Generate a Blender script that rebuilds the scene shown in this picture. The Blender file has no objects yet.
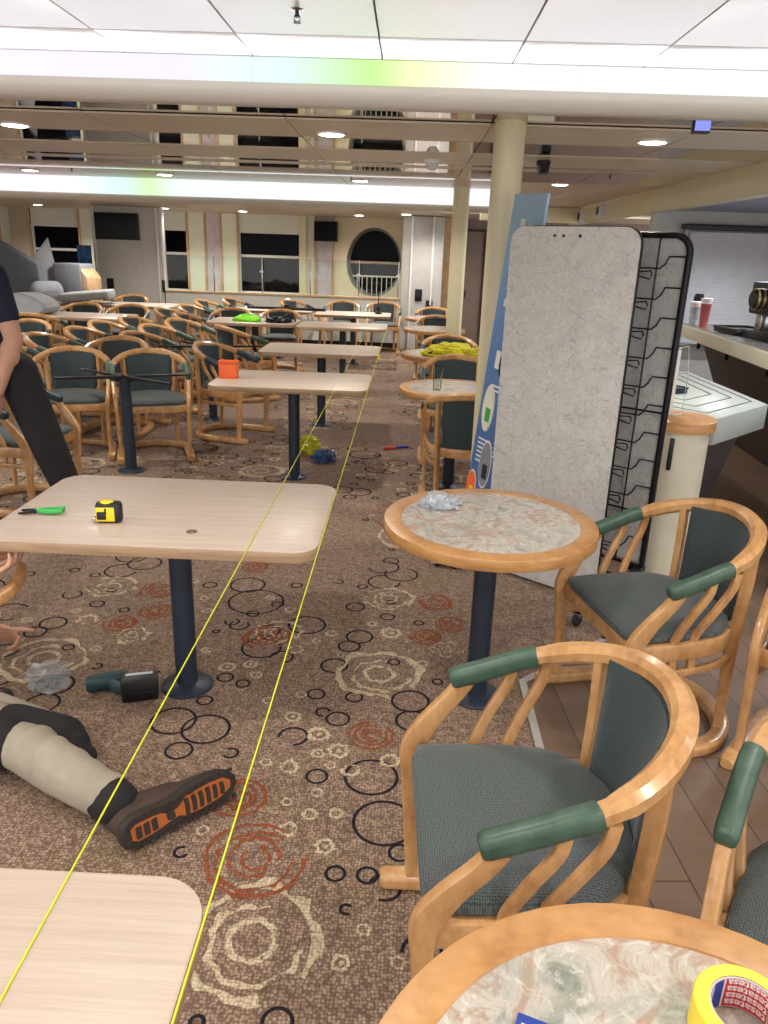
import bpy, bmesh, math, random
from mathutils import Vector, Matrix, noise
random.seed(7)
PI = math.pi
SC = bpy.context.scene
COL = SC.collection
V = Vector

# ------------------------------------------------------------------ materials
def lin(c):
    c = c / 255.0
    return c / 12.92 if c <= .04045 else ((c + .055) / 1.055) ** 2.4
def rgb(r, g, b): return (lin(r), lin(g), lin(b), 1)

class NT:
    """small helper around a material's node tree"""
    def __init__(s, name):
        s.m = bpy.data.materials.new(name); s.m.use_nodes = True
        s.t = s.m.node_tree; s.t.nodes.clear()
        s.out = s.t.nodes.new('ShaderNodeOutputMaterial')
        s.b = s.t.nodes.new('ShaderNodeBsdfPrincipled')
        s.t.links.new(s.b.outputs[0], s.out.inputs[0])
        s._co = None
    def n(s, kind, **kw):
        x = s.t.nodes.new('ShaderNode' + kind)
        for k, v in kw.items():
            if hasattr(x, k): setattr(x, k, v)
            else: x.inputs[k].default_value = v
        return x
    def l(s, a, b): s.t.links.new(a, b)
    def co(s, kind='Object', scale=(1, 1, 1), rot=(0, 0, 0)):
        if s._co is None: s._co = s.n('TexCoord')
        mp = s.n('Mapping'); mp.inputs['Scale'].default_value = scale; mp.inputs['Rotation'].default_value = rot
        s.l(s._co.outputs[kind], mp.inputs[0]); return mp.outputs[0]
    def geo(s, scale=(1, 1, 1)):
        g = s.n('NewGeometry'); mp = s.n('Mapping'); mp.inputs['Scale'].default_value = scale
        s.l(g.outputs['Position'], mp.inputs[0]); return mp.outputs[0]
    def noise(s, vec, scale, detail=3, rough=.5, dist=0):
        x = s.n('TexNoise'); x.inputs['Scale'].default_value = scale; x.inputs['Detail'].default_value = detail
        x.inputs['Roughness'].default_value = rough; x.inputs['Distortion'].default_value = dist
        if vec is not None: s.l(vec, x.inputs['Vector'])
        return x
    def ramp(s, fac, stops, interp='LINEAR'):
        r = s.n('ValToRGB'); r.color_ramp.interpolation = interp
        e = r.color_ramp.elements
        while len(e) < len(stops): e.new(.5)
        for i, (p, c) in enumerate(stops): e[i].position = p; e[i].color = c
        s.l(fac, r.inputs[0]); return r.outputs[0]
    def mix(s, fac, a, b):
        m = s.n('Mix', data_type='RGBA')
        for inp, v in ((m.inputs[0], fac), (m.inputs[6], a), (m.inputs[7], b)):
            if hasattr(v, 'is_linked') or hasattr(v, 'links'): s.l(v, inp)
            else: inp.default_value = v
        return m.outputs[2]
    def math(s, op, a, b=0.0, c=0.0):
        m = s.n('Math', operation=op)
        for i, v in enumerate((a, b, c)):
            if hasattr(v, 'links'): s.l(v, m.inputs[i])
            else: m.inputs[i].default_value = v
        return m.outputs[0]
    def bump(s, h, strength=.3, dist=.01):
        b = s.n('Bump'); b.inputs['Strength'].default_value = strength; b.inputs['Distance'].default_value = dist
        s.l(h, b.inputs['Height']); s.l(b.outputs[0], s.b.inputs['Normal'])
    def col(s, c):
        if hasattr(c, 'links'): s.l(c, s.b.inputs['Base Color'])
        else: s.b.inputs['Base Color'].default_value = c
        return s
    def set(s, **kw):
        for k, v in kw.items(): s.b.inputs[k.replace('_', ' ')].default_value = v
        return s

def plain(name, c, rough=.5, metal=0.0, var=.08, **kw):
    t = NT(name); co = t.co()
    nz = t.noise(co, 9, 3)
    d = tuple(x * (1 - var) for x in c[:3]) + (1,); b = tuple(min(1, x * (1 + var)) for x in c[:3]) + (1,)
    t.col(t.ramp(nz.outputs[0], [(.3, d), (.7, b)])).set(Roughness=rough, Metallic=metal)
    t.set(**kw)
    return t.m

def wood(name, dark, mid, light, scale=(2, 30, 30), rough=.32, coat=.25):
    t = NT(name); co = t.co(scale=scale)
    n1 = t.noise(co, 1.6, 5, .6, .6)
    n2 = t.noise(t.co(scale=(scale[0] * 3, scale[1] * 5, scale[2] * 5)), 2.2, 2)
    f = t.math('ADD', t.math('MULTIPLY', n1.outputs[0], .7), t.math('MULTIPLY', n2.outputs[0], .3))
    t.col(t.ramp(f, [(.32, dark), (.5, mid), (.68, light)])).set(Roughness=rough, Coat_Weight=coat, Coat_Roughness=.15)
    return t.m

def emit(name, c, strength):
    t = NT(name); t.t.nodes.remove(t.b)
    e = t.n('Emission'); e.inputs[0].default_value = c; e.inputs[1].default_value = strength
    t.l(e.outputs[0], t.out.inputs[0]); return t.m

M = {}
M['beech'] = wood('beech_varnish', rgb(158, 112, 68), rgb(190, 144, 94), rgb(206, 163, 114), (6, 6, 3), .3, .35)
M['rim'] = wood('rim_beech', rgb(158, 110, 66), rgb(184, 136, 84), rgb(198, 152, 100), (5, 5, 14), .35, .25)
M['laminate'] = wood('pale_laminate', rgb(178, 160, 146), rgb(190, 173, 159), rgb(200, 185, 171), (1.2, 40, 8), .42, .03)
M['lam_edge'] = wood('laminate_edge', rgb(140, 112, 84), rgb(166, 138, 108), rgb(182, 156, 126), (2, 2, 40), .45, .05)
M['navy'] = plain('navy_powder_coat', rgb(42, 51, 66), .42, .15)
M['black'] = plain('black_metal', rgb(22, 22, 26), .4, .3)
M['blackplastic'] = plain('black_plastic', rgb(24, 25, 28), .45)
M['steel'] = plain('steel', rgb(190, 190, 188), .25, .9)
M['cream'] = plain('cream_paint', rgb(214, 206, 172), .35, 0, .02)
M['creamwall'] = plain('cream_wall', rgb(224, 213, 184), .5, 0, .02)
M['palewall'] = plain('pale_greenish_panel', rgb(224, 225, 206), .5, 0, .02)
M['mauve'] = plain('mauve_textured_panel', rgb(196, 186, 190), .6, 0, .12)
M['greywall'] = plain('grey_wall_panel', rgb(192, 191, 188), .55, 0, .05)
M['dado'] = plain('dado_paint', rgb(206, 207, 200), .5, 0, .03)
M['taupe'] = plain('taupe_door', rgb(128, 114, 104), .5, 0, .04)
M['pier'] = plain('pier_paint', rgb(186, 172, 150), .5, 0, .03)
M['white'] = plain('white_paint', rgb(228, 228, 224), .4, 0, .02)
M['oak'] = wood('oak_trim', rgb(176, 142, 104), rgb(200, 168, 128), rgb(212, 182, 144), (8, 8, 8), .45, .05)
M['night'] = plain('night_glass', rgb(10, 10, 16), .12, 0, .3, Specular_IOR_Level=.04)
M['screen'] = plain('tv_screen', rgb(14, 15, 18), .15, 0, .1, Specular_IOR_Level=.10)
M['blind'] = plain('white_blind', rgb(224, 226, 218), .7, 0, .02)
M['bluegrey'] = plain('sofa_grey', rgb(134, 138, 146), .85, 0, .08)
M['sofalight'] = plain('sofa_light_grey', rgb(158, 160, 164), .85, 0, .06)
M['sofadark'] = plain('sofa_slate', rgb(104, 112, 122), .85, 0, .08)
M['skin'] = plain('skin', rgb(192, 146, 122), .55, 0, .10)
M['tshirt'] = plain('navy_cotton', rgb(22, 28, 50), .85, 0, .15)
M['darktrouser'] = plain('charcoal_trousers', rgb(24, 23, 26), .85, 0, .2)
M['beige'] = plain('beige_work_trousers', rgb(156, 148, 132), .85, 0, .12)
M['kneeblack'] = plain('black_cordura', rgb(26, 24, 26), .85, 0, .2)
M['hair'] = plain('brown_hair', rgb(58, 42, 30), .6, 0, .3)
M['boot'] = plain('brown_nubuck', rgb(66, 50, 42), .8, 0, .2)
M['sole'] = plain('dark_rubber', rgb(46, 38, 34), .75, 0, .15)
M['orange'] = plain('orange_tread', rgb(172, 94, 36), .6, 0, .1)
M['orangebox'] = plain('orange_plastic', rgb(240, 106, 44), .5, 0, .04)
M['yellow'] = plain('yellow_plastic', rgb(236, 208, 40), .4, 0, .05)
M['toolgreen'] = plain('green_plastic', rgb(58, 176, 80), .4, 0, .1)
M['tapeyellow'] = plain('yellow_tape', rgb(236, 216, 66), .5, 0, .04)
M['tapeblue'] = plain('blue_print', rgb(28, 62, 150), .5, 0, .03)
M['tapered'] = plain('red_print', rgb(204, 52, 56), .5, 0, .03)
M['tapewhite'] = plain('white_print', rgb(238, 228, 228), .5, 0, .01)
M['core'] = plain('cardboard_core', rgb(196, 186, 180), .6, 0, .05)
M['string'] = plain('neon_string', rgb(206, 214, 40), .6, 0, .05)
M['lime'] = plain('lime_fabric', rgb(140, 240, 50), .7, 0, .1)
M['brownfront'] = plain('dark_brown_panel', rgb(64, 52, 46), .6, 0, .08)
M['purplefront'] = plain('plum_grey_panel', rgb(92, 84, 88), .6, 0, .06)
M['barwhite'] = plain('bar_top_white', rgb(186, 192, 186), .3, 0, .02)
M['barcream'] = plain('bar_edge_cream', rgb(206, 200, 180), .4, 0, .03)
M['barblue'] = plain('bar_mat_blue', rgb(70, 84, 116), .5, 0, .15)
M['maple'] = wood('pillar_cap_wood', rgb(176, 124, 78), rgb(202, 150, 100), rgb(214, 168, 120), (4, 4, 20), .4, .1)
M['drill'] = plain('teal_tool_plastic', rgb(36, 66, 72), .5, 0, .2)
M['redpaper'] = plain('red_cup_print', rgb(186, 88, 86), .6, 0, .2)
M['brass'] = plain('brass_ring', rgb(186, 152, 96), .3, .8)
M['smoke'] = plain('grey_vinyl_strip', rgb(206, 206, 210), .5, 0, .04)
M['trimwhite'] = plain('floor_trim_metal', rgb(190, 188, 184), .35, .4, .04)

# chair fabric: fine dark weave of blue-green and grey-violet threads
def fabric(name, a, b, c, s=200, rot=0):
    t = NT(name); co = t.co()
    vo = t.n('TexVoronoi', voronoi_dimensions='2D'); vo.inputs['Scale'].default_value = s; vo.inputs['Randomness'].default_value = .3; t.l(t.co(rot=(rot, 0, 0)), vo.inputs['Vector'])
    k = t.math('SUBTRACT', 1.0, vo.outputs['Distance'])
    big = t.noise(co, 5, 3)
    base = t.mix(t.ramp(big.outputs[0], [(.35, (0, 0, 0, 1)), (.65, (1, 1, 1, 1))]), a, b)
    t.col(t.mix(t.ramp(k, [(.52, (0, 0, 0, 1)), (.74, (.8, .8, .8, 1))]), base, c)).set(Roughness=.8, Sheen_Weight=.15)
    t.bump(k, .35, .003)
    return t.m
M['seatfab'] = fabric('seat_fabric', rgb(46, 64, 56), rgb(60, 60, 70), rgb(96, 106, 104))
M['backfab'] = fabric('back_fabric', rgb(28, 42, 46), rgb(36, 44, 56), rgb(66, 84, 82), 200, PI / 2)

def leather():
    t = NT('green_leather'); co = t.co()
    n = t.noise(co, 22, 3); sc = t.noise(co, 70, 4, .7)
    base = t.ramp(n.outputs[0], [(.3, rgb(52, 76, 64)), (.7, rgb(70, 96, 80))])
    t.col(t.mix(t.ramp(sc.outputs[0], [(.62, (0, 0, 0, 1)), (.72, (.35, .35, .35, 1))]), base, rgb(110, 130, 112)))
    t.set(Roughness=.42); t.bump(sc.outputs[0], .08, .002); return t.m
M['leather'] = leather()
M['darkleather'] = plain('slate_blue_leather', rgb(40, 58, 68), .45, 0, .15)

def marble():
    t = NT('rose_marble'); co = t.co()
    n1 = t.noise(co, 8, 8, .72, 1.2); n2 = t.noise(co, 22, 7, .75, 1.6); n3 = t.noise(co, 6, 6, .65, 1)
    c = t.ramp(n1.outputs[0], [(.32, rgb(124, 130, 118)), (.42, rgb(164, 162, 152)), (.50, rgb(186, 180, 170)), (.58, rgb(166, 142, 126)), (.70, rgb(188, 156, 136))])
    c = t.mix(t.ramp(n2.outputs[0], [(.52, (0, 0, 0, 1)), (.64, (.8, .8, .8, 1))]), c, rgb(206, 204, 198))
    c = t.mix(t.ramp(n3.outputs[0], [(.52, (0, 0, 0, 1)), (.66, (.5, .5, .5, 1))]), c, rgb(138, 146, 138))
    t.col(c).set(Roughness=.22); return t.m
M['marble'] = marble()

def carpet():
    t = NT('loop_carpet'); g = t.geo()
    br = t.n('TexVoronoi'); br.inputs['Scale'].default_value = 105; br.inputs['Randomness'].default_value = .55; t.l(g, br.inputs[0])
    nz = t.noise(g, 30, 3); big = t.noise(g, 1.3, 4, .6)
    base = t.ramp(nz.outputs[0], [(.3, rgb(132, 108, 91)), (.5, rgb(156, 131, 112)), (.72, rgb(176, 152, 132))])
    olive = t.noise(g, 2.1, 5, .75)
    sp = t.noise(g, 38, 3, .7)
    om = t.math('MULTIPLY', t.ramp(olive.outputs[0], [(.53, (0, 0, 0, 1)), (.62, (1, 1, 1, 1))]), t.ramp(sp.outputs[0], [(.48, (0, 0, 0, 1)), (.58, (1, 1, 1, 1))]))
    base = t.mix(t.math('MULTIPLY', om, .62), base, rgb(134, 120, 56))
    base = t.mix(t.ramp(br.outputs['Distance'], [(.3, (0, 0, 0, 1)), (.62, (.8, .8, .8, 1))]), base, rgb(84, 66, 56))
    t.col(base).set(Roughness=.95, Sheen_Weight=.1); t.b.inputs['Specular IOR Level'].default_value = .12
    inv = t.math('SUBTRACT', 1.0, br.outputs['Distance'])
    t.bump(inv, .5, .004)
    return t.m
M['carpet'] = carpet()
def yarn(name, a, b, cut, keep=.0):
    """ring yarn; small breaks where the loop pile of the ground shows"""
    t = NT(name); g = t.geo()
    n = t.noise(g, 26, 4, .7); n2 = t.noise(g, 5, 2)
    br = t.n('TexVoronoi'); br.inputs['Scale'].default_value = 105; br.inputs['Randomness'].default_value = .55; t.l(g, br.inputs[0])
    c = t.ramp(n.outputs[0], [(.35, a), (.65, b)])
    k = t.math('ADD', t.math('MULTIPLY', n.outputs[0], .55), t.math('MULTIPLY', n2.outputs[0], .45))
    c = t.mix(t.ramp(k, [(cut, (0, 0, 0, 1)), (cut + .03, (1, 1, 1, 1))]), rgb(126, 104, 90), c)
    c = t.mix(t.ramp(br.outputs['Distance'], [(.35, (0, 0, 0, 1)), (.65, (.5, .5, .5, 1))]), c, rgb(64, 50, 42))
    t.col(c).set(Roughness=.95); t.b.inputs['Specular IOR Level'].default_value = .1
    return t.m
M['yblack'] = yarn('navy_black_yarn', rgb(20, 20, 32), rgb(32, 32, 46), .27)
M['ycream'] = yarn('cream_yarn', rgb(186, 168, 138), rgb(208, 192, 164), .40)
M['yrust'] = yarn('rust_yarn', rgb(136, 74, 48), rgb(154, 88, 58), .40)

def planks():
    t = NT('wood_planks'); g = t.geo()
    b = t.n('TexBrick'); b.inputs['Scale'].default_value = 1; b.inputs['Brick Width'].default_value = 1.1; b.inputs['Row Height'].default_value = .14
    b.inputs['Mortar Size'].default_value = .0025; b.inputs['Color1'].default_value = rgb(140, 116, 98); b.inputs['Color2'].default_value = rgb(120, 98, 82); b.inputs['Mortar'].default_value = rgb(70, 56, 46)
    mp = t.n('Mapping'); mp.inputs['Rotation'].default_value = (0, 0, 1.5); t.l(g, mp.inputs[0]); t.l(mp.outputs[0], b.inputs[0])
    mp2 = t.n('Mapping'); mp2.inputs['Rotation'].default_value = (0, 0, 1.5); mp2.inputs['Scale'].default_value = (1.5, 22, 1); t.l(g, mp2.inputs[0])
    n = t.noise(mp2.outputs[0], 2, 5, .65, .5)
    t.col(t.mix(t.math('MULTIPLY', n.outputs[0], .45), b.outputs[0], rgb(72, 54, 44))).set(Roughness=.42); return t.m
M['planks'] = planks()

def board():
    """pale grey printed board with thin scribbled fibres"""
    t = NT('fibre_print_board'); co = t.co()
    c = None
    base = t.ramp(t.noise(co, 10, 3).outputs[0], [(.3, rgb(198, 196, 193)), (.7, rgb(212, 210, 206))])
    tot = None
    for sc, ds in ((9, 1.2), (14, 2.2), (6, 3.2)):
        n = t.noise(co, sc, 2, .5, ds)
        a = t.math('ABSOLUTE', t.math('SUBTRACT', n.outputs[0], .5))
        k = t.math('LESS_THAN', a, .008)
        tot = k if tot is None else t.math('MAXIMUM', tot, k)
    w = t.n('TexVoronoi', feature='DISTANCE_TO_EDGE'); w.inputs['Scale'].default_value = 16; t.l(co, w.inputs[0])
    k = t.math('LESS_THAN', w.outputs['Distance'], .012)
    tot = t.math('MAXIMUM', tot, k)
    t.col(t.mix(t.math('MULTIPLY', tot, .5), base, rgb(150, 148, 146))).set(Roughness=.5); return t.m
M['board'] = board()

def ceil_white():
    t = NT('white_ceiling_panel'); t.col(rgb(214, 214, 214)).set(Roughness=.3); return t.m
M['ceilw'] = ceil_white()
def ceil_metal(name, c, rough, metal, bumpy=.0):
    t = NT(name); g = t.geo()
    n = t.noise(g, 1.2, 3); d = tuple(x * .92 for x in c[:3]) + (1,)
    t.col(t.ramp(n.outputs[0], [(.35, d), (.65, c)])).set(Roughness=rough, Metallic=metal)
    return t.m
M['ceilmirror'] = ceil_metal('mirror_ceiling_strip', rgb(196, 178, 164), .035, 1.0)
M['ceilsatin'] = ceil_metal('satin_ceiling_strip', rgb(206, 192, 170), .38, .15)
M['slat'] = ceil_metal('metal_slat_ceiling', rgb(150, 160, 180), .35, .6)
M['beampaint'] = plain('soffit_white', rgb(206, 202, 192), .4, 0, .01)

def glow(name, strength, seed, stops):
    """backlit diffuser whose LEDs change colour along its length (world X)"""
    t = NT(name); t.t.nodes.remove(t.b)
    g = t.n('NewGeometry'); sx = t.n('SeparateXYZ'); t.l(g.outputs['Position'], sx.inputs[0])
    f = t.n('MapRange'); f.inputs[1].default_value = seed[0]; f.inputs[2].default_value = seed[1]; t.l(sx.outputs[0], f.inputs[0])
    c = t.ramp(f.outputs[0], stops)
    e = t.n('Emission'); t.l(c, e.inputs[0]); e.inputs[1].default_value = strength
    t.l(e.outputs[0], t.out.inputs[0]); return t.m
W1 = (1, .97, .98, 1)
M['glow_a'] = glow('cove_glow_near', .86, (-2.4, 2.4), [(0, (.95, .90, 1, 1)), (.32, (.88, .84, 1, 1)), (.40, (.76, 1, .92, 1)), (.465, (.60, .98, .34, 1)), (.50, (.95, 1, .58, 1)), (.56, (1, .96, .98, 1)), (.66, (.92, 1, 1, 1)), (.86, (.96, 1, 1, 1)), (.93, (.78, 1, .62, 1)), (1, (.9, 1, .8, 1))])
M['glow_b'] = glow('cove_glow_far', .88, (-5.5, 1.5), [(0, (.9, 1, 1, 1)), (.22, (1, .88, .98, 1)), (.33, (.70, .98, .96, 1)), (.38, (.68, 1, .5, 1)), (.43, (.86, 1, .98, 1)), (.7, (.88, .98, 1, 1)), (.76, (1, .95, 1, 1)), (.95, (.98, .97, 1, 1))])
M['lamp'] = emit('downlight_disc', (1, .94, .82, 1), 14)
M['exitblue'] = emit('blue_lit_sign', (.30, .34, 1, 1), .8)

def glass(name, tint, rough=.02, alpha=.25):
    t = NT(name); tr = t.n('BsdfTransparent'); tr.inputs[0].default_value = tint
    gl = t.n('BsdfGlossy'); gl.inputs[0].default_value = (1, 1, 1, 1); gl.inputs[1].default_value = rough
    fr = t.n('Fresnel'); fr.inputs[0].default_value = 1.3
    mx = t.n('MixShader'); k = t.math('MULTIPLY', fr.outputs[0], .8)
    t.l(k, mx.inputs[0]); t.l(tr.outputs[0], mx.inputs[1]); t.l(gl.outputs[0], mx.inputs[2]); t.l(mx.outputs[0], t.out.inputs[0])
    t.t.nodes.remove(t.b); return t.m
M['glass'] = glass('clear_glass', (.9, .94, .92, 1))
def film(name, c, al):
    t = NT(name); n = t.noise(t.co(), 40, 4, .7)
    t.col(t.ramp(n.outputs[0], [(.35, tuple(x * .6 for x in c[:3]) + (1,)), (.65, c)])).set(Roughness=.15, Alpha=al)
    return t.m
M['film'] = film('clear_plastic_film', rgb(206, 212, 216), .3)
M['filmblue'] = film('blue_plastic_film', rgb(70, 96, 150), .85)
M['filmyellow'] = film('yellow_plastic_film', rgb(206, 210, 60), .8)
M['filmwhite'] = film('white_plastic_film', rgb(206, 214, 224), .6)
def jacket():
    t = NT('yellow_hi_vis'); n = t.noise(t.co(), 9, 4)
    t.col(t.ramp(n.outputs[0], [(.35, rgb(186, 178, 20)), (.65, rgb(232, 226, 40))])).set(Roughness=.7); return t.m
M['jacket'] = jacket()
def banner():
    t = NT('blue_banner_print'); co = t.co()
    s = t.n('SeparateXYZ'); t.l(co, s.inputs[0])
    n = t.noise(t.co(scale=(2, 2, .6)), 3, 3, .6, .6)
    c = t.ramp(t.math('ADD', t.math('MULTIPLY', s.outputs[2], .5), t.math('MULTIPLY', n.outputs[0], .12)), [(0, rgb(58, 88, 150)), (.6, rgb(84, 124, 178)), (.86, rgb(120, 160, 200)), (1, rgb(150, 188, 216))])
    t.col(c).set(Roughness=.35); return t.m
M['banner'] = banner()
def poster():
    t = NT('blue_poster_print'); n = t.noise(t.co(), 9, 4, .7, 1.5)
    t.col(t.ramp(n.outputs[0], [(.35, rgb(24, 44, 96)), (.55, rgb(40, 90, 160)), (.75, rgb(90, 150, 200))])).set(Roughness=.4); return t.m
M['poster'] = poster()

# ------------------------------------------------------------------ geometry helpers
def obj(name, bm, mat, parent=None, smooth=True, ang=42, loc=None):
    me = bpy.data.meshes.new(name); bmesh.ops.recalc_face_normals(bm, faces=bm.faces[:])
    bm.to_mesh(me); bm.free()
    if isinstance(mat, (list, tuple)):
        for m in mat: me.materials.append(M[m])
    else: me.materials.append(M[mat])
    if smooth:
        me.shade_smooth(); me.set_sharp_from_angle(angle=math.radians(ang))
    o = bpy.data.objects.new(name, me); COL.objects.link(o)
    if parent: o.parent = parent
    if loc: o.location = loc
    return o
def fix(bm): bmesh.ops.recalc_face_normals(bm, faces=bm.faces[:]); return bm
def tag(o, label, cat, group=None):
    o['label'] = label; o['category'] = cat
    if group: o['group'] = group
    return o
def thing(name, label, cat, loc=(0, 0, 0), rz=0.0, group=None):
    o = bpy.data.objects.new(name, None); COL.objects.link(o); o.empty_display_size = .1
    o.location = loc; o.rotation_euler = (0, 0, rz)
    return tag(o, label, cat, group)
def struct(o): o['kind'] = 'structure'; return o
def dup(root, loc, rz, label=None, group=None):
    r = root.copy(); COL.objects.link(r); r.location = loc; r.rotation_euler = (0, 0, rz)
    if label: r['label'] = label
    if group: r['group'] = group
    for ch in root.children:
        c = ch.copy(); COL.objects.link(c); c.parent = r
        for g in ch.children:
            d = g.copy(); COL.objects.link(d); d.parent = c
    return r

def box(bm, c, s, rz=0.0, bev=0.0, mi=0, mat=None):
    r = bmesh.ops.create_cube(bm, size=1.0)
    vs = r['verts']
    bmesh.ops.scale(bm, vec=V(s), verts=vs)
    if bev > 0:
        es = list({e for v in vs for e in v.link_edges})
        rb = bmesh.ops.bevel(bm, geom=es, offset=bev, segments=2, affect='EDGES', profile=.5)
        vs = list({v for f in rb['faces'] for v in f.verts} | {v for v in vs if v.is_valid})
    if mat is not None: bmesh.ops.transform(bm, matrix=mat, verts=vs)
    if rz: bmesh.ops.rotate(bm, cent=(0, 0, 0), matrix=Matrix.Rotation(rz, 3, 'Z'), verts=vs)
    bmesh.ops.translate(bm, vec=V(c), verts=vs)
    if mi:
        for f in {f for v in vs for f in v.link_faces}: f.material_index = mi
    return vs

def bxo(name, c, s, mat, parent=None, rz=0.0, bev=0.0):
    bm = bmesh.new(); box(bm, c, s, rz, bev); return obj(name, bm, mat, parent)

def sweep(bm, pts, sec, ups=None, closed=False, scales=None, caps=True, mi=0):
    """loft a 2-D section (side, up) along pts; ups = one vector or one per point"""
    pts = [V(p) for p in pts]; n = len(pts); rings = []
    for i, p in enumerate(pts):
        if closed: t = pts[(i + 1) % n] - pts[i - 1]
        elif i == 0: t = pts[1] - pts[0]
        elif i == n - 1: t = pts[-1] - pts[-2]
        else: t = (pts[i + 1] - p).normalized() + (p - pts[i - 1]).normalized()
        t.normalize()
        u = ups[i] if isinstance(ups, list) else (ups or (0, 0, 1))
        u = V(u)
        s = t.cross(u)
        if s.length < 1e-4: s = t.cross(V((1, 0, 0)))
        s.normalize(); u2 = s.cross(t).normalized()
        k = scales[i] if scales else 1.0
        ka, kb = k if isinstance(k, tuple) else (k, k)
        rings.append([bm.verts.new(p + s * a * ka + u2 * b * kb) for a, b in sec])
    m = len(sec); rng = range(n) if closed else range(n - 1)
    for i in rng:
        A, B = rings[i], rings[(i + 1) % n]
        for j in range(m):
            f = bm.faces.new((A[j], A[(j + 1) % m], B[(j + 1) % m], B[j])); f.material_index = mi
    if caps and not closed:
        for r in (rings[0][::-1], rings[-1]):
            f = bm.faces.new(r); f.material_index = mi
    return rings
def rsec(w, h, c=.25, n=2):
    """rounded rectangle section w x h"""
    r = min(w, h) * c; out = []
    for cx, cy, a0 in ((w / 2 - r, h / 2 - r, 0), (-w / 2 + r, h / 2 - r, 90), (-w / 2 + r, -h / 2 + r, 180), (w / 2 - r, -h / 2 + r, 270)):
        for k in range(n + 1):
            a = math.radians(a0 + 90 * k / n); out.append((cx + r * math.cos(a), cy + r * math.sin(a)))
    return out
def csec(r, n=10): return [(r * math.cos(2 * PI * k / n), r * math.sin(2 * PI * k / n)) for k in range(n)]
def smoothpts(ctrl, n=8):
    """Catmull-Rom through control points"""
    c = [V(p) for p in ctrl]; c = [c[0] * 2 - c[1]] + c + [c[-1] * 2 - c[-2]]; out = []
    for i in range(1, len(c) - 2):
        for k in range(n):
            t = k / n; p0, p1, p2, p3 = c[i - 1:i + 3]
            out.append(.5 * ((2 * p1) + (p2 - p0) * t + (2 * p0 - 5 * p1 + 4 * p2 - p3) * t * t + (3 * p1 - p0 - 3 * p2 + p3) * t ** 3))
    out.append(c[-2]); return out
def lathe(bm, prof, c=(0, 0, 0), n=24, mi=0, cap=True):
    rings = [[bm.verts.new((c[0] + r * math.cos(2 * PI * k / n), c[1] + r * math.sin(2 * PI * k / n), c[2] + z)) for k in range(n)] for r, z in prof]
    for A, B in zip(rings, rings[1:]):
        for j in range(n):
            f = bm.faces.new((A[j], A[(j + 1) % n], B[(j + 1) % n], B[j])); f.material_index = mi
    if cap:
        for r in (rings[0][::-1], rings[-1]): bm.faces.new(r).material_index = mi
    return rings
def prism(bm, poly, z0, z1, bev=0.0, mi=0):
    lo = [bm.verts.new((x, y, z0)) for x, y in poly]; hi = [bm.verts.new((x, y, z1)) for x, y in poly]
    n = len(poly)
    fs = [bm.faces.new(lo[::-1]), bm.faces.new(hi)] + [bm.faces.new((lo[i], lo[(i + 1) % n], hi[(i + 1) % n], hi[i])) for i in range(n)]
    for f in fs: f.material_index = mi
    fix(bm)
    if bev:
        es = [e for f in fs[:2] for e in f.edges]
        bmesh.ops.bevel(bm, geom=es, offset=bev, segments=2, affect='EDGES', profile=.5)
    return fs
def rrect(w, d, r, n=6):
    out = []
    for cx, cy, a0 in ((w / 2 - r, d / 2 - r, 0), (-w / 2 + r, d / 2 - r, 90), (-w / 2 + r, -d / 2 + r, 180), (w / 2 - r, -d / 2 + r, 270)):
        for k in range(n + 1):
            a = math.radians(a0 + 90 * k / n); out.append((cx + r * math.cos(a), cy + r * math.sin(a)))
    return out
def tube(bm, pts, r, n=8, **kw): return sweep(bm, pts, csec(r, n), **kw)

def capsule(bm, p0, r0, p1, r1, n=14):
    p0, p1 = V(p0), V(p1); d = p1 - p0; L = d.length; d = d / L if L > 1e-6 else V((0, 0, 1))
    a = d.orthogonal().normalized(); b = d.cross(a)
    prof = []
    for k in range(5): th = PI / 2 * (k / 4 - 1) ; prof.append((p0 + d * r0 * math.sin(th), r0 * math.cos(th)))
    for k in range(5): th = PI / 2 * k / 4; prof.append((p1 + d * r1 * math.sin(th), r1 * math.cos(th)))
    rings = []
    for c, r in prof:
        r = max(r, 1e-4)
        rings.append([bm.verts.new(c + a * r * math.cos(2 * PI * k / n) + b * r * math.sin(2 * PI * k / n)) for k in range(n)])
    for A, B in zip(rings, rings[1:]):
        for j in range(n): bm.faces.new((A[j], A[(j + 1) % n], B[(j + 1) % n], B[j]))
    bm.faces.new(rings[0][::-1]); bm.faces.new(rings[-1])
def ellipsoid(bm, c, r, rot=None):
    q = bmesh.ops.create_uvsphere(bm, u_segments=18, v_segments=12, radius=1.0)['verts']
    m = Matrix.Translation(V(c)) @ (rot.to_4x4() if rot else Matrix()) @ Matrix.Diagonal((*r, 1))
    bmesh.ops.transform(bm, matrix=m, verts=q)
def blob(name, bm, mat, parent=None, voxel=.01, smooth=4, loc=None):
    """fuse overlapping closed shapes into one continuous skin"""
    fix(bm); me = bpy.data.meshes.new(name); bm.to_mesh(me); bm.free()
    o = bpy.data.objects.new(name, me); COL.objects.link(o)
    r = o.modifiers.new('fuse', 'REMESH'); r.mode = 'VOXEL'; r.voxel_size = voxel
    if smooth:
        s = o.modifiers.new('soft', 'SMOOTH'); s.iterations = smooth; s.factor = .5
    dg = bpy.context.evaluated_depsgraph_get(); dg.update()
    nm = bpy.data.meshes.new_from_object(o.evaluated_get(dg)); o.modifiers.clear(); o.data = nm
    nm.materials.clear(); nm.materials.append(M[mat]); nm.shade_smooth()
    if parent: o.parent = parent
    if loc: o.location = loc
    return o
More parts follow.
